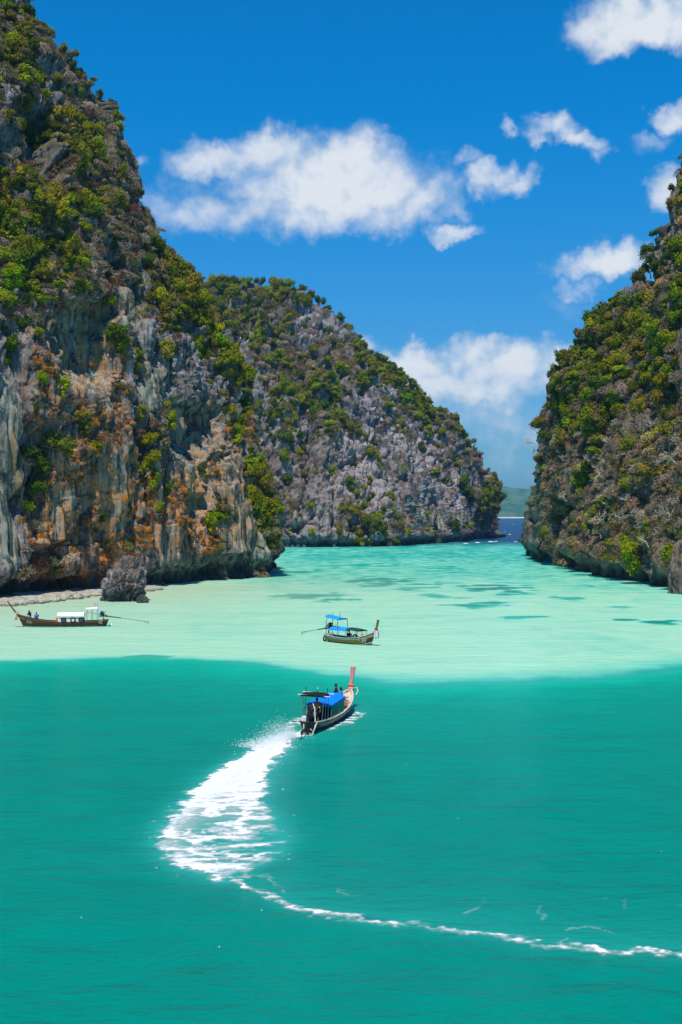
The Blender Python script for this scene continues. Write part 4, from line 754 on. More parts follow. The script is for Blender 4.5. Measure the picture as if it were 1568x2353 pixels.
def canopy(h, root, t0, t1, z, arch, mat, mpost, name='canopy', width=1.0, hem=.16, posts=True, xs=None, tiltz=0.0, drop=0.0):
    x0, x1 = h.L * (t0 - .5), h.L * (t1 - .5); w_ = width; m = MB(); G = []
    for i in range(9):
        x = x0 + (x1 - x0) * i / 8; r = []
        for j in range(-6, 7):
            y = w_ * j / 6; sag = .025 * math.sin(i * math.pi) - .03 * math.sin(math.pi * (i % 2)) ; r.append(Vector((x, y, z + arch * (1 - (j / 6) ** 2) + tiltz * (i / 8 - .5) - drop * (i / 8) ** 2 + .015 * math.cos(i * math.pi))))
        G.append([r[0] - Vector((0, -.01, hem))] + r + [r[-1] - Vector((0, .01, hem))])
    m.grid(G); G2 = [[p - Vector((0, 0, .02)) for p in r] for r in G]; m.grid([r[::-1] for r in G2])
    for e in (0, -1): m.add(list(G[e]) + [p - Vector((0, 0, hem * .8)) for p in G[e][1:-1]][::-1], [tuple(range(len(G[e]) * 2 - 2))])
    o = m.build(name, mat, root, smooth=False)
    for k, x in enumerate((x0 + .08, (x0 + x1) / 2, x1 - .08)):
        t = x / h.L + .5
        for sd_ in (1, -1):
            b = h.pt(t, .05, sd_, -.03); zz = z + tiltz * ((x - x0) / (x1 - x0) - .5) - drop * ((x - x0) / (x1 - x0)) ** 2
            if posts: MB().tube([b, Vector((x, sd_ * (w_ - .03), zz - .02))], .022, 6).build('canopy_post', mpost, root)
        MB().tube([Vector((x, w_ * j / 6 * .97, zz - .035 + arch * (1 - (j / 6) ** 2))) for j in range(-6, 7)], .018, 5).build('roof_bow', mpost, root)
    return o
def engine(h, root, t, zoff, shaft_len, ang, yaw, tiller=1.3, prop=BRASS, mshaft=BLACK, cap=None):
    p = Vector((h.L * (t - .5), 0, h.zs(t) + zoff)); dr = Vector((-math.cos(ang) * math.cos(yaw), math.sin(yaw), -math.sin(ang)))
    m = MB(); m.tube([p - Vector((0, 0, zoff + .35)), p + Vector((0, 0, -.1))], .07, 8); m.build('pivot_post', RUST, root)
    m = MB(); m.box(p + Vector((.18, 0, .18)), (.62, .36, .36)); m.box(p + Vector((.18, 0, .42)), (.5, .26, .16)); m.cyl(p + Vector((-.2, 0, .12)), p + Vector((-.42, 0, .1)), .15)
    eb = m.build('engine_block', BLACK, root)
    MB().ell(p + Vector((.22, .04, .62)), (.24, .24, .13), 12, 6).build('air_filter', cap or BLACK, eb); MB().cyl(p + Vector((.42, .26, .12)), p + Vector((.42, .34, .12)), .17).build('pulley', STEEL, eb)
    MB().box(p + Vector((.1, -.28, .2)), (.34, .16, .2)).build('radiator', STEEL, eb); MB().tube([p + Vector((.0, .22, .4)), p + Vector((-.15, .34, .5)), p + Vector((-.3, .36, .75))], .045, 7).build('exhaust_pipe', STEEL, eb)
    for k in range(4): MB().tube([p + Vector((.35 - .12 * k, -.05, .5)), p + Vector((.4 - .12 * k, -.22, .6)), p + Vector((.3 - .12 * k, -.3, .35))], .025, 5).build('manifold_pipe', STEEL if k % 2 else RUST, eb)
    q = p + Vector((-.35, 0, .08)); e = q + dr * shaft_len
    MB().tube([q, q + dr * shaft_len * .36], [.075, .06], 8).build('shaft_housing', mshaft, root); MB().tube([q + dr * shaft_len * .3, e], .032, 6).build('propeller_shaft', mshaft, root)
    pr = MB(); pr.cyl(e, e + dr * .14, .045, 8); po = pr.build('propeller', prop, root); px = dr.cross(Vector((0, 0, 1))).normalized(); py = dr.cross(px)
    for k in range(3):
        a = 2 * math.pi * k / 3 + .5; o_ = px * math.cos(a) + py * math.sin(a); s2 = (dr.cross(o_) * .8 + dr * .5).normalized(); b = e + dr * .07
        MB().add([b + o_ * .03 - s2 * .03, b + o_ * .12 - s2 * .075, b + o_ * .19, b + o_ * .12 + s2 * .075, b + o_ * .03 + s2 * .03], [(0, 1, 2, 3, 4)]).build('blade', prop, po)
    MB().tube([e + Vector((0, 0, -.03)), e + dr * .1 + Vector((0, 0, -.26)), e - dr * .5 + Vector((0, 0, -.05))], .018, 5).build('skeg', mshaft, root)
    MB().tube([p + Vector((.4, 0, .3)), p + Vector((.4 + tiller, .08, .42 + .1 * tiller))], [.025, .02], 6).build('tiller', mshaft, root)
    return e
def ribbons(M, base, cols, label, n=12, ln=.75, r=.17):
    root = bpy.data.objects.new('garland', None); COL.objects.link(root); root.matrix_world = M @ Matrix.Translation(base); g = random.Random(int(ln * 100) + n)
    for k, c in enumerate(cols[:3]): MB().torus((0, 0, .1 - .11 * k), r * .95, .06, (0, .5, 0)).build('cloth_band', cloth('ribbon_%s' % c[0], c[1]), root)
    for k in range(n):
        a = g.uniform(-1.7, 1.7); o_ = Vector((math.cos(a), math.sin(a), 0)); b = o_ * r; c = cols[k % len(cols)]; w_ = Vector((-o_.y, o_.x, 0)) * g.uniform(.04, .075); l2 = ln * g.uniform(.5, 1)
        P_ = [[b + o_ * (.06 + .05 * math.sin(3 * f + k)) - Vector((0, 0, l2 * f)) + w_ * s2 * (1 - .3 * f) for s2 in (-1, 1)] for f in (0, .25, .5, .75, 1)]
        P2 = [[p + o_ * .012 for p in r_[::-1]] for r_ in P_]; MB().grid(P_).grid(P2).build('ribbon', cloth('ribbon_%s' % c[0], c[1]), root)
    return tag(root, label, 'garland')
def lettering(h, root, side, lines, mat, seed):
    g = random.Random(seed); m = MB()
    for (t0, t1, u0, u1) in lines:                             # worn painted marks: rows of short strokes, not legible in the photo
        t = t0; w_ = .16 / h.L
        while t < t1:
            du = u1 - u0; k = g.choice((0, 1, 2, 3)); f = lambda a, b: h.pt(t + a * w_, u0 + b * du, side, .022)
            bars = {0: [((0, 0), (0, 1)), ((0, .5), (.8, .5)), ((.8, 0), (.8, 1))], 1: [((0, 0), (.8, 0)), ((.4, 0), (.4, 1))], 2: [((0, 1), (.4, 0)), ((.4, 0), (.8, 1)), ((.2, .6), (.6, .6))], 3: [((0, 0), (0, 1)), ((0, 1), (.8, 1)), ((0, 0), (.7, 0)), ((.7, 0), (.7, .5))]}[k]
            for a, b in bars: m.tube([f(*a), f(*b)], .014, 4)
            t += w_ * g.choice((1.15, 1.15, 1.15, 1.6))
    m.build('lettering', mat, root)
def tyre(M, p, rot, label, fill=None, r=.26):
    o = bpy.data.objects.new('tyre', None); COL.objects.link(o); o.matrix_world = M @ Matrix.Translation(p) @ Euler(rot).to_matrix().to_4x4()
    MB().torus((0, 0, 0), r, .085, n=22, m=8).build('tread', RUBBER, o, smooth=True)
    if fill: MB().cyl((0, 0, -.03), (0, 0, .03), r * .9, 18).build('cover', fill, o)
    return tag(o, label, 'tyre')
def coil(M, pts, label, r=.03, mat=ROPE):
    o = MB().tube(pts, r, 6).build('mooring_rope', mat, None); o.matrix_world = M; return tag(o, label, 'rope')

# ------------------------------------------------------------------ people: one skinned body each, clothes and hair as parts
def skin_mesh(verts, edges, radii, name):
    me = bpy.data.meshes.new(name); me.from_pydata(verts, edges, []); o = bpy.data.objects.new(name, me); COL.objects.link(o)
    md = o.modifiers.new('skin', 'SKIN'); md.use_smooth_shade = True; sk = me.skin_vertices[0].data
    for i, r in enumerate(radii): sk[i].radius = (r, r) if not hasattr(r, '__len__') else r
    sk[0].use_root = True; ss_ = o.modifiers.new('sub', 'SUBSURF'); ss_.levels = 1; ss_.render_levels = 1
    dg = bpy.context.evaluated_depsgraph_get(); dg.update(); res = bpy.data.meshes.new_from_object(o.evaluated_get(dg)); bpy.data.objects.remove(o); bpy.data.meshes.remove(me); res.polygons.foreach_set('use_smooth', [True] * len(res.polygons)); return res
SKIN = paint('skin', (0.30, 0.145, 0.08), 0.55, 0.1); HAIR = paint('black_hair', (0.012, 0.010, 0.009), 0.5, 0.2)
def person(M, label, top, bottom, pose, sleeves=True, headturn=0.0, headscarf=False):
    J = {'pel': (0, 0, 0), 'bel': (.0, 0, .17), 'che': (-.01, 0, .36), 'nb': (0, 0, .49), 'nk': (.015, 0, .555), 'jaw': (.045, 0, .62), 'sku': (.02, 0, .70), 'crn': (.01, 0, .77)}
    for s2, n_ in ((1, 'l'), (-1, 'r')):
        J.update({'sh' + n_: (0, s2 * .17, .455), 'el' + n_: (.09, s2 * .25, .21), 'wr' + n_: (.27, s2 * .17, .10), 'ha' + n_: (.34, s2 * .15, .085), 'hi' + n_: (.04, s2 * .09, -.01), 'kn' + n_: (.42, s2 * .13, .06), 'an' + n_: (.46, s2 * .13, -.35), 'to' + n_: (.62, s2 * .14, -.40)})
    for k, v in pose.items():
        if k in J: J[k] = v
    RD = {'pel': (.15, .12), 'bel': (.135, .10), 'che': (.155, .105), 'nb': .075, 'nk': .055, 'jaw': (.065, .07), 'sku': (.078, .092), 'crn': .055, 'sh': .065, 'el': .042, 'wr': .03, 'ha': .034, 'hi': .085, 'kn': .058, 'an': .04, 'to': .034}
    E = [('pel', 'bel'), ('bel', 'che'), ('che', 'nb'), ('nb', 'nk'), ('nk', 'jaw'), ('jaw', 'sku'), ('sku', 'crn')]
    for n_ in 'lr': E += [('che', 'sh' + n_), ('sh' + n_, 'el' + n_), ('el' + n_, 'wr' + n_), ('wr' + n_, 'ha' + n_), ('pel', 'hi' + n_), ('hi' + n_, 'kn' + n_), ('kn' + n_, 'an' + n_), ('an' + n_, 'to' + n_)]
    keys = list(J); V = [Vector(J[k]) for k in keys]; ED = [(keys.index(a), keys.index(b)) for a, b in E]; RR = [RD.get(k) or RD[k[:-1]] for k in keys]
    def extra(parent, p, r): V.append(Vector(p)); RR.append(r); ED.append((parent, len(V) - 1)); return len(V) - 1
    extra(keys.index('jaw'), Vector(J['jaw']) + Vector((.085, 0, .035)), .014)                                   # nose
    for n_, s2 in (('l', 1), ('r', -1)):
        extra(keys.index('sku'), Vector(J['sku']) + Vector((0, s2 * .095, -.03)), .016)                          # ears
        hand = Vector(J['ha' + n_]); d_ = (hand - Vector(J['wr' + n_])).normalized(); sd_ = d_.cross(Vector((0, 0, 1))).normalized(); dn = d_.cross(sd_)
        for q in range(5):
            off = sd_ * (-.03 + .016 * q) if q < 4 else sd_ * (-s2 * .04) - d_ * .02; ln = (.062, .075, .07, .055, .045)[q]
            b = extra(keys.index('ha' + n_), hand + off + d_ * ln * .6, .010); extra(b, hand + off * 1.1 + d_ * ln - Vector((0, 0, .02)), .008)
    root = bpy.data.objects.new('person', None); COL.objects.link(root); root.matrix_world = M
    bd = link('body', skin_mesh(V, ED, RR, 'body'), SKIN, root)
    def garment(ks, grow, nm, mat, shrink=None):
        idx = {k: i for i, k in enumerate(ks)}; vv_ = [Vector(J[k]) if k not in (shrink or {}) else Vector(J[shrink[k][0]]).lerp(Vector(J[k]), shrink[k][1]) for k in ks]
        ee = [(idx[a], idx[b]) for a, b in E if a in idx and b in idx]; rr_ = []
        for k in ks: r = RD.get(k) or RD[k[:-1]]; rr_.append(tuple(x + grow for x in r) if hasattr(r, '__len__') else r + grow)
        return link(nm, skin_mesh(vv_, ee, rr_, nm), mat, root)
    if top: garment(['pel', 'bel', 'che'] + (['shl', 'shr', 'ell', 'elr'] if sleeves else ['shl', 'shr']), .04, 'shirt', top, {'ell': ('shl', .85), 'elr': ('shr', .85)})
    garment(['pel', 'hil', 'hir', 'knl', 'knr'], .02, 'shorts', bottom)
    hd = Vector(J['sku']); m = MB()
    if headscarf: m.ell(hd + Vector((-.03, 0, -.02)), (.125, .12, .15)); m.ell(hd + Vector((-.06, 0, -.2)), (.13, .17, .16)); m.build('headscarf', top, root, smooth=True)
    else: m.ell(hd + Vector((-.03, 0, .035)), (.105, .098, .10)); m.ell(hd + Vector((-.065, 0, -.02)), (.06, .088, .09)); m.build('hair', HAIR, root, smooth=True)
    for s2 in (1, -1): MB().ell(hd + Vector((.087, s2 * .034, -.025)), (.012, .016, .010), 6, 4).build('eye', HAIR, bd)
    return tag(root, label, 'person')
def boat_root(name, loc, hd, label, pitch=0.0, roll=0.0):
    o = bpy.data.objects.new(name, None); COL.objects.link(o); M = Matrix.Translation(loc) @ Matrix.Rotation(hd, 4, 'Z') @ Matrix.Rotation(-pitch, 4, 'Y') @ Matrix.Rotation(roll, 4, 'X'); o.matrix_world = M
    tag(o, label, 'boat', 'longtail boats in the lagoon'); return o, M

# --- moving boat in the deep water
h = Hull(10.7, 1.0, 1.28, .9); rt, M = boat_root('longtail_boat', (-0.75, 83.2, 0.03), math.atan2(10.9, 3.0), 'dark longtail boat with blue canopy speeding ahead of its white wake', R(1.5), R(2))
CREAM = paint('cream_deck', (0.62, 0.50, 0.38), 0.6, 0.25); DKHULL = paint('dark_green_hull', (0.012, 0.03, 0.028), 0.35, 0.4); PINKW = paint('pinkish_teak', (0.50, 0.185, 0.165), 0.6, 0.45); BLUE = cloth('blue_canvas', (0.004, 0.20, 0.78)); BLK = cloth('black_tarp', (0.012, 0.015, 0.016)); NAVY = cloth('navy_mat', (0.01, 0.03, 0.14))
hull_parts(h, rt, DKHULL, CREAM, CREAM, paint('red_bottom', (0.20, 0.05, 0.03), 0.6, 0.4), deck=35)
prow(h, rt, PINKW, paint('cut_teak', (0.7, 0.45, 0.25), .7, .3), 1.85, .50, .11, .20)
canopy(h, rt, .235, .565, 1.56, .20, BLUE, STEEL, width=.86, hem=.14)
canopy(h, rt, .09, .20, 2.42, .02, BLK, STEEL, 'rear_awning', .80, .10)
for x in (.095, .195): MB().tube([Vector((h.L * (x - .5), -1.15, 2.40)), Vector((h.L * (x - .5), 1.0, 2.42))], .03, 6).build('awning_pole', WHITE, rt)
for k, y in enumerate((-.75, -.1, .7)): MB().tube([Vector((h.L * -.33, y, 2.4)), Vector((h.L * -.33, y, 2.72))], .022, 5).build('awning_spigot', BLACK, rt); MB().ell((h.L * -.33, y, 2.74), (.04, .04, .07), 6, 5).build('pole_cap', WHITE if k == 1 else BLACK, rt)
vin, nt = new_mat('vinyl_window'); finish(nt, nt.n('ShaderNodeMixShader', {0: .55, 1: nt.n('ShaderNodeBsdfTransparent', {'Color': (.35, .55, .52, 1)}).outputs[0], 2: bsdf(nt, (.05, .16, .17), .12, None, .5)}).outputs[0])
for sd_ in (1, -1):
    P_ = [[Vector((h.L * (t - .5), sd_ * .87, 1.48)), h.pt(t, .05, sd_, -.05) + Vector((0, 0, .04))] for t in np.linspace(.25, .53, 6)]; MB().grid(P_).build('vinyl_side_screen', vin, rt)
MB().add([Vector((h.L * .05, .8, 1.5)), Vector((h.L * .05, -.8, 1.5)), Vector((h.L * .055, -.85, .35)), Vector((h.L * .055, .85, .35))], [(0, 1, 2, 3)]).build('front_curtain', NAVY, rt)
MB().box((h.L * (-.1), 0, .34), (h.L * .30, 1.35, .12)).build('seat_mat', NAVY, rt)
MB().box((h.L * .29, -.15, 1.03), (.5, .45, .06)).build('hatch_cover', PINKW, rt); MB().box((h.L * .2, -.45, .80), (.55, .35, .28), (0, 0, .3)).build('locker', PINKW, rt)
engine(h, rt, .055, .28, 3.1, R(24), R(-4), 1.15, STEEL, BLACK)
MB().box((h.L * (-.455), .34, .95), (.42, .3, .36)).build('battery_box', WHITE, rt)
coil(M, [h.pt(.02, .1, -1) + Vector((-.05, -.05, .1)), Vector((-5.55, -.55, .55)), Vector((-5.75, -.45, .15)), Vector((-5.8, -.15, .1)), Vector((-5.75, .1, .4)), Vector((-5.5, .2, .75))], 'white rope looping over the stern of the moving boat', .035)
coil(M, [Vector((-4.9, -.2, 2.0)), Vector((-5.0, -.35, 1.7)), Vector((-5.15, -.45, 1.1)), Vector((-5.3, -.5, .6)), Vector((-5.5, -.45, .3)), Vector((-5.55, -.25, .5))], 'white hose hanging beside the engine of the moving boat', .04)
tyre(M, Vector((-5.72, .05, .22)), (0, R(70), 0), 'black tyre hung on the transom of the moving boat', None, .2)
pr_top = h.pt(1, 0, 1); ribbons(M, Vector((pr_top.x + .08, 0, pr_top.z + .12)), [('orange', (.85, .33, .03)), ('magenta', (.55, .03, .30)), ('yellow', (.80, .50, .05))], 'orange and magenta cloth garland tied around the moving boat\'s prow', 7, .4, .2)
coil(M, [Vector((pr_top.x - .1, -.1, pr_top.z + .02)), Vector((pr_top.x + .05, -.45, pr_top.z + .1)), Vector((pr_top.x - .25, -.62, pr_top.z - .1)), Vector((pr_top.x - .5, -.5, pr_top.z - .35))], 'pale mooring rope at the prow of the moving boat', .04)
ORG = cloth('orange_shirt', (.75, .20, .06)); BKS = cloth('black_shirt', (.012, .012, .014)); BLS = cloth('blue_shirt', (.03, .17, .62)); BLS2 = cloth('royal_blue_shirt', (.01, .05, .55)); DKP = cloth('dark_shorts', (.03, .035, .05)); LTP = cloth('pale_trousers', (.5, .48, .46))
def seat(t, y, z, yaw): return M @ Matrix.Translation((h.L * (t - .5), y, z)) @ Matrix.Rotation(yaw, 4, 'Z')
stand = {'hil': (0, .09, -.02), 'hir': (0, -.09, -.02), 'knl': (.05, .11, -.42), 'knr': (.06, -.11, -.42), 'anl': (0, .11, -.83), 'anr': (0, -.11, -.83), 'tol': (.15, .12, -.87), 'tor': (.15, -.12, -.87), 'che': (.06, 0, .35), 'nb': (.1, 0, .48), 'nk': (.12, 0, .55), 'jaw': (.16, 0, .61), 'sku': (.14, 0, .69), 'crn': (.13, 0, .76), 'shl': (.08, .17, .44), 'shr': (.08, -.17, .44), 'elr': (.16, -.30, .2), 'wrr': (.02, -.40, .02), 'har': (-.04, -.42, -.03)}
person(seat(.155, -.10, 1.34, .2), 'person in orange shirt standing at the engine of the moving boat', ORG, DKP, stand)
person(seat(.80, .52, 1.12, R(-70)), 'person in black shirt sitting at the bow of the moving boat', BKS, LTP, {'elr': (.02, -.30, .2), 'wrr': (.05, -.34, -.02), 'har': (.07, -.35, -.08)})
person(seat(.745, .12, 1.02, R(-40)), 'person in light blue shirt sitting just in front of the blue canopy', BLS, cloth('blue_trousers', (.03, .07, .25)), {'che': (.07, 0, .35), 'nb': (.12, 0, .47), 'nk': (.15, 0, .53), 'jaw': (.2, 0, .58), 'sku': (.19, 0, .66), 'crn': (.19, 0, .73), 'shl': (.1, .17, .43), 'shr': (.1, -.17, .43)})

# --- moored boat on the sandbank
h = Hull(7.2, .9, 1.55, .85); rt, M = boat_root('longtail_boat', (1.05, 133.0, 0.0), R(-42), 'varnished olive longtail boat with two blue canopies on the sandbank', 0, R(-1))
OLIVE = paint('olive_varnish', (0.20, 0.135, 0.022), 0.4, 0.35); PALEB = paint('pale_blue_rail', (0.36, 0.50, 0.52), 0.5, 0.2); DKW = paint('black_brown_bow', (0.045, 0.03, 0.012), 0.6, 0.4); DKG = cloth('shaded_green_canvas', (.01, .06, .055)); BLUE2 = cloth('sky_blue_canvas', (0.004, 0.30, 0.85)); INW = paint('dark_inner_wood', (0.06, 0.07, 0.06), .7, .4)
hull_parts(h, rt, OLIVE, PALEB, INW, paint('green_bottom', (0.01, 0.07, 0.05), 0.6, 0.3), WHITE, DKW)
prow(h, rt, OLIVE, paint('pale_end_grain', (0.75, 0.50, 0.36), .7, .3), 1.6, .42, .10, .16)
lettering(h, rt, -1, [(.80, .875, .22, .29), (.81, .89, .35, .42), (.80, .875, .50, .57), (.935, .965, .2, .3)], WHITE, 3)
canopy(h, rt, .16, .50, 1.50, .24, BLUE2, GREENP, width=.84, hem=.10); canopy(h, rt, .505, .74, 1.60, .16, DKG, GREENP, 'shaded_canopy_front', .80, .05, drop=.12)  # front section's dark green puts the roof's shading into its colour
canopy(h, rt, .05, .33, 2.70, .16, BLUE2, GREENP, 'upper_awning', .66, .05, posts=False, tiltz=-.30)
for t, sd_ in ((.06, 1), (.33, 1), (.06, -1), (.33, -1)):
    b = h.pt(t, .05, sd_, -.03); MB().tube([b, Vector((b.x, b.y, 2.4)), Vector((b.x * .98, b.y * .9, 2.62)), Vector((b.x * .97, b.y * .45, 2.68))], .035, 7).build('frame_pole', GREENP, rt)
for k, (x, y, z) in enumerate(((-3.1, .45, 3.3), (-2.2, .55, 3.0), (-1.5, -.1, 3.5))): MB().tube([(x, y, 2.6), (x, y, z)], .02, 5).build('mast', GREENP, rt); MB().ell((x, y, z + .04), (.06, .06, .08), 7, 5).build('mast_light', WHITE, rt)
engine(h, rt, .045, .58, 2.9, R(11), R(-22), .8, BRASS, paint('dark_green_shaft', (.01, .06, .045), .4, .2))
MB().box((-3.05, 0, .75), (.5, .7, .3)).build('stern_locker', PALEB, rt); MB().box((-1.2, .1, .40), (1.4, 1.0, .25)).build('seat_mat', cloth('blue_mat', (.01, .10, .35)), rt)
tyre(M, Vector((.75, -.15, .80)), (R(75), 0, R(25)), 'black tyre lying upright amidships in the olive boat', None, .22)
o = MB().ell((0, 0, 0), (.32, .25, .22), 10, 6).build('bag', cloth('red_bag', (.22, .02, .03))); o.matrix_world = M @ Matrix.Translation((1.15, -.25, .72)); tag(o, 'dark red bag beside the tyre in the olive boat', 'bag')
o = MB().ell((0, 0, 0), (.16, .14, .26), 10, 6).box((0, 0, .2), (.2, .14, .12)).build('life_jacket', cloth('orange_jacket', (.75, .16, .05))); o.matrix_world = M @ Matrix.Translation((2.05, -.45, .98)); tag(o, 'orange life jacket hung near the bow of the olive boat', 'life jacket')
tyre(M, Vector((-3.66, -.2, .30)), (0, R(80), 0), 'pale tyre fender hung at the stern of the olive boat', None, .2)
coil(M, [h.pt(.02, 0, 1), Vector((-3.75, .3, .5)), Vector((-3.88, .1, .1)), Vector((-3.85, -.2, .05)), Vector((-3.72, -.35, .5)), h.pt(.02, 0, -1)], 'white rope hanging in a loop at the olive boat\'s stern', .04)
p0 = h.pt(.76, 0, -1); coil(M, [p0 + Vector((-.05, .1, .05)), p0 + Vector((0, -.06, .06)), p0 + Vector((0, -.1, -.15)), p0 + Vector((.02, -.07, -.38))], 'short white line over the gunwale of the olive boat', .03)
pr_top = h.pt(1, 0, 1); ribbons(M, Vector((pr_top.x + .02, 0, pr_top.z + .1)), [('red', (.60, .03, .08)), ('white', (.80, .78, .78)), ('navy', (.02, .07, .35)), ('white', (.80, .78, .78)), ('white', (.80, .78, .78)), ('pink', (.75, .25, .40)), ('white', (.80, .78, .78)), ('white', (.80, .78, .78))], 'red white and blue cloth garland on the olive boat\'s prow', 16, .95, .2)
person(M @ Matrix.Translation((-.05, -.2, .62)) @ Matrix.Rotation(R(-20), 4, 'Z'), 'person in dark clothes sitting under the olive boat\'s blue canopy', BKS, DKP, {})

# --- boat by the beach
h = Hull(11.2, 1.0, 1.62, .85); rt, M = boat_root('longtail_boat', (-34.9, 153.2, 0.0), R(187), 'long dark brown longtail boat with white canopy by the beach', 0, 0)
DKB = paint('dark_brown_wood', (0.060, 0.032, 0.014), 0.6, 0.45); REDB = paint('red_brown_rail', (0.21, 0.09, 0.05), 0.6, 0.35); BRN = paint('brown_inner_wood', (0.16, 0.08, 0.045), 0.7, 0.4); WHC = cloth('white_canvas', (.80, .80, .78)); GRC = cloth('grey_white_tarp', (.55, .57, .58))
hull_parts(h, rt, DKB, REDB, BRN, paint('blue_bottom', (0.22, 0.42, 0.50), 0.6, 0.3))
prow(h, rt, paint('brown_prow', (0.13, 0.06, 0.016), .55, .4), paint('brown_end_grain', (.35, .2, .1), .7, .3), 2.35, .85, .10, .14)
lettering(h, rt, 1, [(.935, .99, .16, .24), (.845, .90, .20, .44), (.87, .915, .30, .50)], paint('faded_lettering', (.42, .41, .36), .7, .3), 9)
canopy(h, rt, .265, .56, 1.46, .34, WHC, STEEL, width=.92, hem=.10)
for sd_ in (1, -1): MB().grid([[Vector((h.L * (t - .5), sd_ * .93, 1.06)), h.pt(t, .03, sd_, -.02) + Vector((0, sd_ * .05, .03))] for t in np.linspace(.275, .55, 6)]).build('side_tarp', GRC, rt)
canopy(h, rt, .115, .25, 2.28, .10, WHC, STEEL, 'upper_awning', .7, .06, tiltz=-.1)
fl = MB(); x0 = h.L * (.12 - .5); fl.tube([(x0, .1, 2.3), (x0 - .02, .1, 3.05)], .018, 5); fo_ = fl.build('flag_pole', STEEL, rt)
for k, c in enumerate(('red', 'white', 'navy', 'white', 'red')):
    z0, z1 = 2.95 - .075 * k, 2.95 - .075 * (k + 1); MB().grid([[Vector((x0 + .06 * i + .02, .1 + .03 * math.sin(i * 1.3), z)) for i in range(9)] for z in (z0, z1)]).build('flag_stripe', cloth('ribbon_' + c, {'red': (.6, .03, .08), 'white': (.8, .78, .78), 'navy': (.02, .07, .35)}[c]), fo_)
engine(h, rt, .055, .42, 5.2, R(8.5), R(0), 1.7, STEEL, paint('dark_teal_shaft', (.012, .05, .045), .4, .2), cloth('blue_cap', (.02, .12, .4)))
BLT = cloth('slate_cover', (.06, .08, .12))
for k, (t, fl_) in enumerate(((.487, BLT), (.385, GRC), (.295, BLT))): tyre(M, h.pt(t, 0, 1) + Vector((0, .10, .26)), (R(86), 0, 0), ['slate-filled tyre at the front of the white canopy', 'black tyre ring halfway along the white canopy side', 'slate-filled tyre at the rear of the white canopy'][k], fl_, .27)
o = MB().ell((0, 0, 0), (.14, .12, .3), 10, 6).box((0, 0, .12), (.22, .14, .2)).build('life_jacket', cloth('orange_jacket', (.75, .16, .05))); o.matrix_world = M @ Matrix.Translation((h.L * .065, .85, .95)); tag(o, 'orange life jacket at the front post of the white canopy', 'life jacket')
for k in range(3): p0 = h.pt(.10 - .015 * k, 0, 1); coil(M, [p0 + Vector((0, -.05, .05)), p0 + Vector((0, .08, .04)), p0 + Vector((.02, .06, -.3 - .08 * k))], ['pale rope end over the brown stern, nearest the canopy', 'middle of three pale rope ends over the brown stern', 'pale rope end over the brown stern, nearest the engine'][k], .03)
o = MB().ell((0, 0, 0), (.16, .16, .2), 10, 6).tube([(0, 0, .18), (0, 0, .32)], .04, 6).build('float_buoy', WHITE); o.matrix_world = M @ Matrix.Translation((-5.95, .15, .12)); tag(o, 'white float bobbing behind the brown boat\'s stern', 'buoy')
o = MB().ell((0, 0, 0), (.2, .16, .15), 10, 6).tube([(0, 0, .1), (0, 0, .25)], .03, 6).build('jerrycan', cloth('turquoise_can', (.02, .25, .35))); o.matrix_world = M @ Matrix.Translation((-5.75, .35, .1)); tag(o, 'turquoise can floating at the brown boat\'s stern', 'can')
pr_top = h.pt(1, 0, 1); ribbons(M, Vector((pr_top.x + .1, 0, pr_top.z + .15)), [('pink', (.75, .25, .40)), ('white', (.80, .78, .78)), ('yellow', (.80, .50, .05)), ('olive', (.25, .2, .02)), ('pink', (.75, .25, .40))], 'pink white and yellow cloth garland on the brown boat\'s prow', 14, 1.0, .2)
for t in (.70, .735, .66): p0 = h.pt(t, 0, -1); MB().box(p0 + Vector((0, .05, .1)), (.06, .06, .22)).build('rail_peg', WHITE, rt)
person(M @ Matrix.Translation((h.L * (.865 - .5), .1, 1.32)) @ Matrix.Rotation(R(-60), 4, 'Z'), 'person in black hooded clothes crouching on the brown boat\'s foredeck', BKS, LTP, {'che': (.09, 0, .33), 'nb': (.16, 0, .45), 'nk': (.2, 0, .5), 'jaw': (.25, 0, .55), 'sku': (.25, 0, .63), 'crn': (.25, 0, .70), 'shl': (.13, .17, .41), 'shr': (.13, -.17, .41), 'ell': (.3, .2, .2), 'elr': (.3, -.2, .2), 'wrl': (.42, .1, .12), 'wrr': (.42, -.1, .12), 'hal': (.48, .08, .1), 'har': (.48, -.08, .1)}, headscarf=True)
person(M @ Matrix.Translation((h.L * (.79 - .5), .50, 1.06)) @ Matrix.Rotation(R(-85), 4, 'Z'), 'person in royal blue shirt sitting on the brown boat\'s gunwale', BLS2, DKP, {})

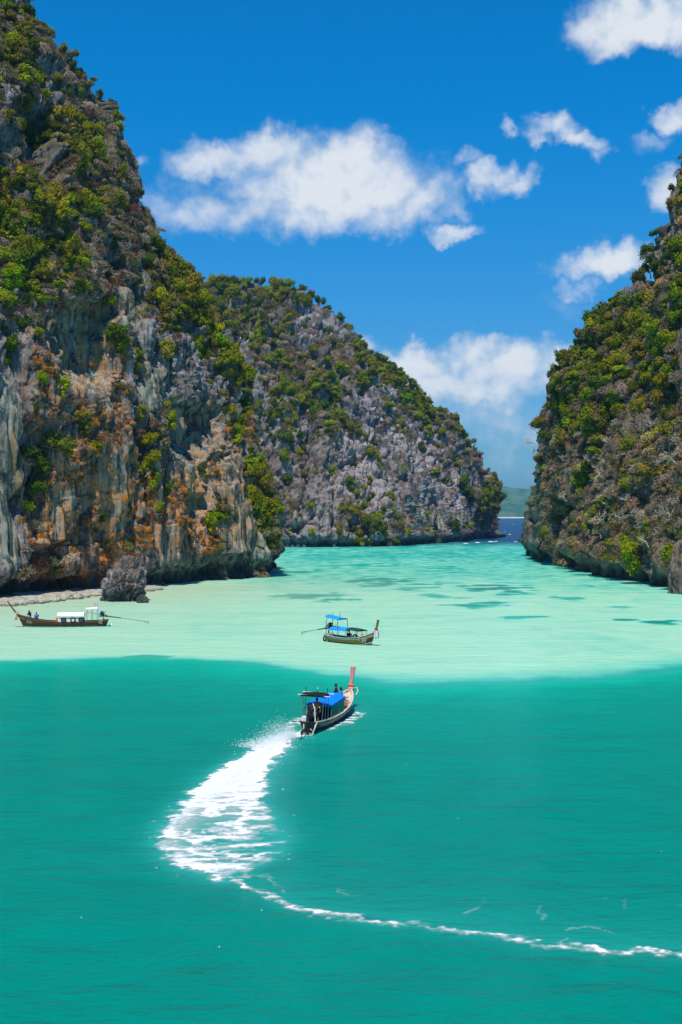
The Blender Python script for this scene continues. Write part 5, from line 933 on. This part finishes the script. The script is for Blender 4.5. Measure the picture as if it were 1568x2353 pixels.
# ------------------------------------------------------------------ spray off the propeller and small breaking crests
msp = paint('spray_water', (.85, .88, .88), .5, .05); g = random.Random(3); a = onsea(672, 1694); b = onsea(590, 1728); V = []; F = []
for k in range(9000):
    f = g.random() ** 1.3; c = a + (b - a) * f; lat = g.gauss(0, .25 + .55 * f) - .35 * f; z = abs(g.gauss(0, .12 + .75 * math.sin(math.pi * min(1, f * 1.15 + .08)) * .55)); r = g.uniform(.006, .020) * (1.2 if z < .3 else .8)
    c = c + np.array((lat * .8 - .1 * z, lat * -.4 + .6 * f + .5 * z, z + .05)); n0 = len(V)
    V += [c + np.array(o_) * r for o_ in ((1, 0, 0), (-1, 0, 0), (0, 1, 0), (0, -1, 0), (0, 0, 1), (0, 0, -1))]; F += [tuple(n0 + i for i in t) for t in ((0, 2, 4), (2, 1, 4), (1, 3, 4), (3, 0, 4), (2, 0, 5), (1, 2, 5), (3, 1, 5), (0, 3, 5))]
tag(link('propeller_spray', raw_mesh('propeller_spray', V, F, False), msp), 'fine white spray thrown up behind the moving boat\'s propeller', 'spray', kind='stuff')
m = MB()
for (x, y, w_) in [(1070, 1249, 3), (1098, 1247, 3.5), (1128, 1245, 4), (1140, 1244, 3), (1160, 1222, 2), (1172, 1228, 2.5), (1185, 1245, 2), (1180, 1205, 3)] + [(g.uniform(40, 1540), g.uniform(1560, 2300), .04) for _ in range(9)]:
    c = onsea(x, y); n_ = 12; sx_ = w_ * .5; sy_ = max(w_ * .35, .05); ring = [Vector((c[0] + sx_ * math.cos(2 * math.pi * i / n_) * g.uniform(.6, 1.2), c[1] + sy_ * math.sin(2 * math.pi * i / n_) * g.uniform(.5, 1.2), .012)) for i in range(n_)]
    m.add(ring + [Vector((c[0], c[1], .012 + min(.5, .09 * w_)))], [(i, (i + 1) % n_, n_) for i in range(n_)])
tag(m.build('whitecaps', msp), 'small breaking crests off the headland and flecks of foam on the lagoon', 'foam', kind='stuff')

# ------------------------------------------------------------------ haze over the whole place
m = MB().box((1000, 6500, 118), (22000, 15000, 242)); hz = m.build('haze', None)
mh, nt = new_mat('sea_haze'); finish(nt, None, vol=nt.n('ShaderNodeVolumePrincipled', {'Color': (0.26, 0.62, 1.0, 1), 'Density': 0.00008, 'Anisotropy': 0.2}).outputs[0])
hz.data.materials.append(mh); tag(hz, 'thin blue sea haze over the lagoon and open water', 'haze', kind='stuff')
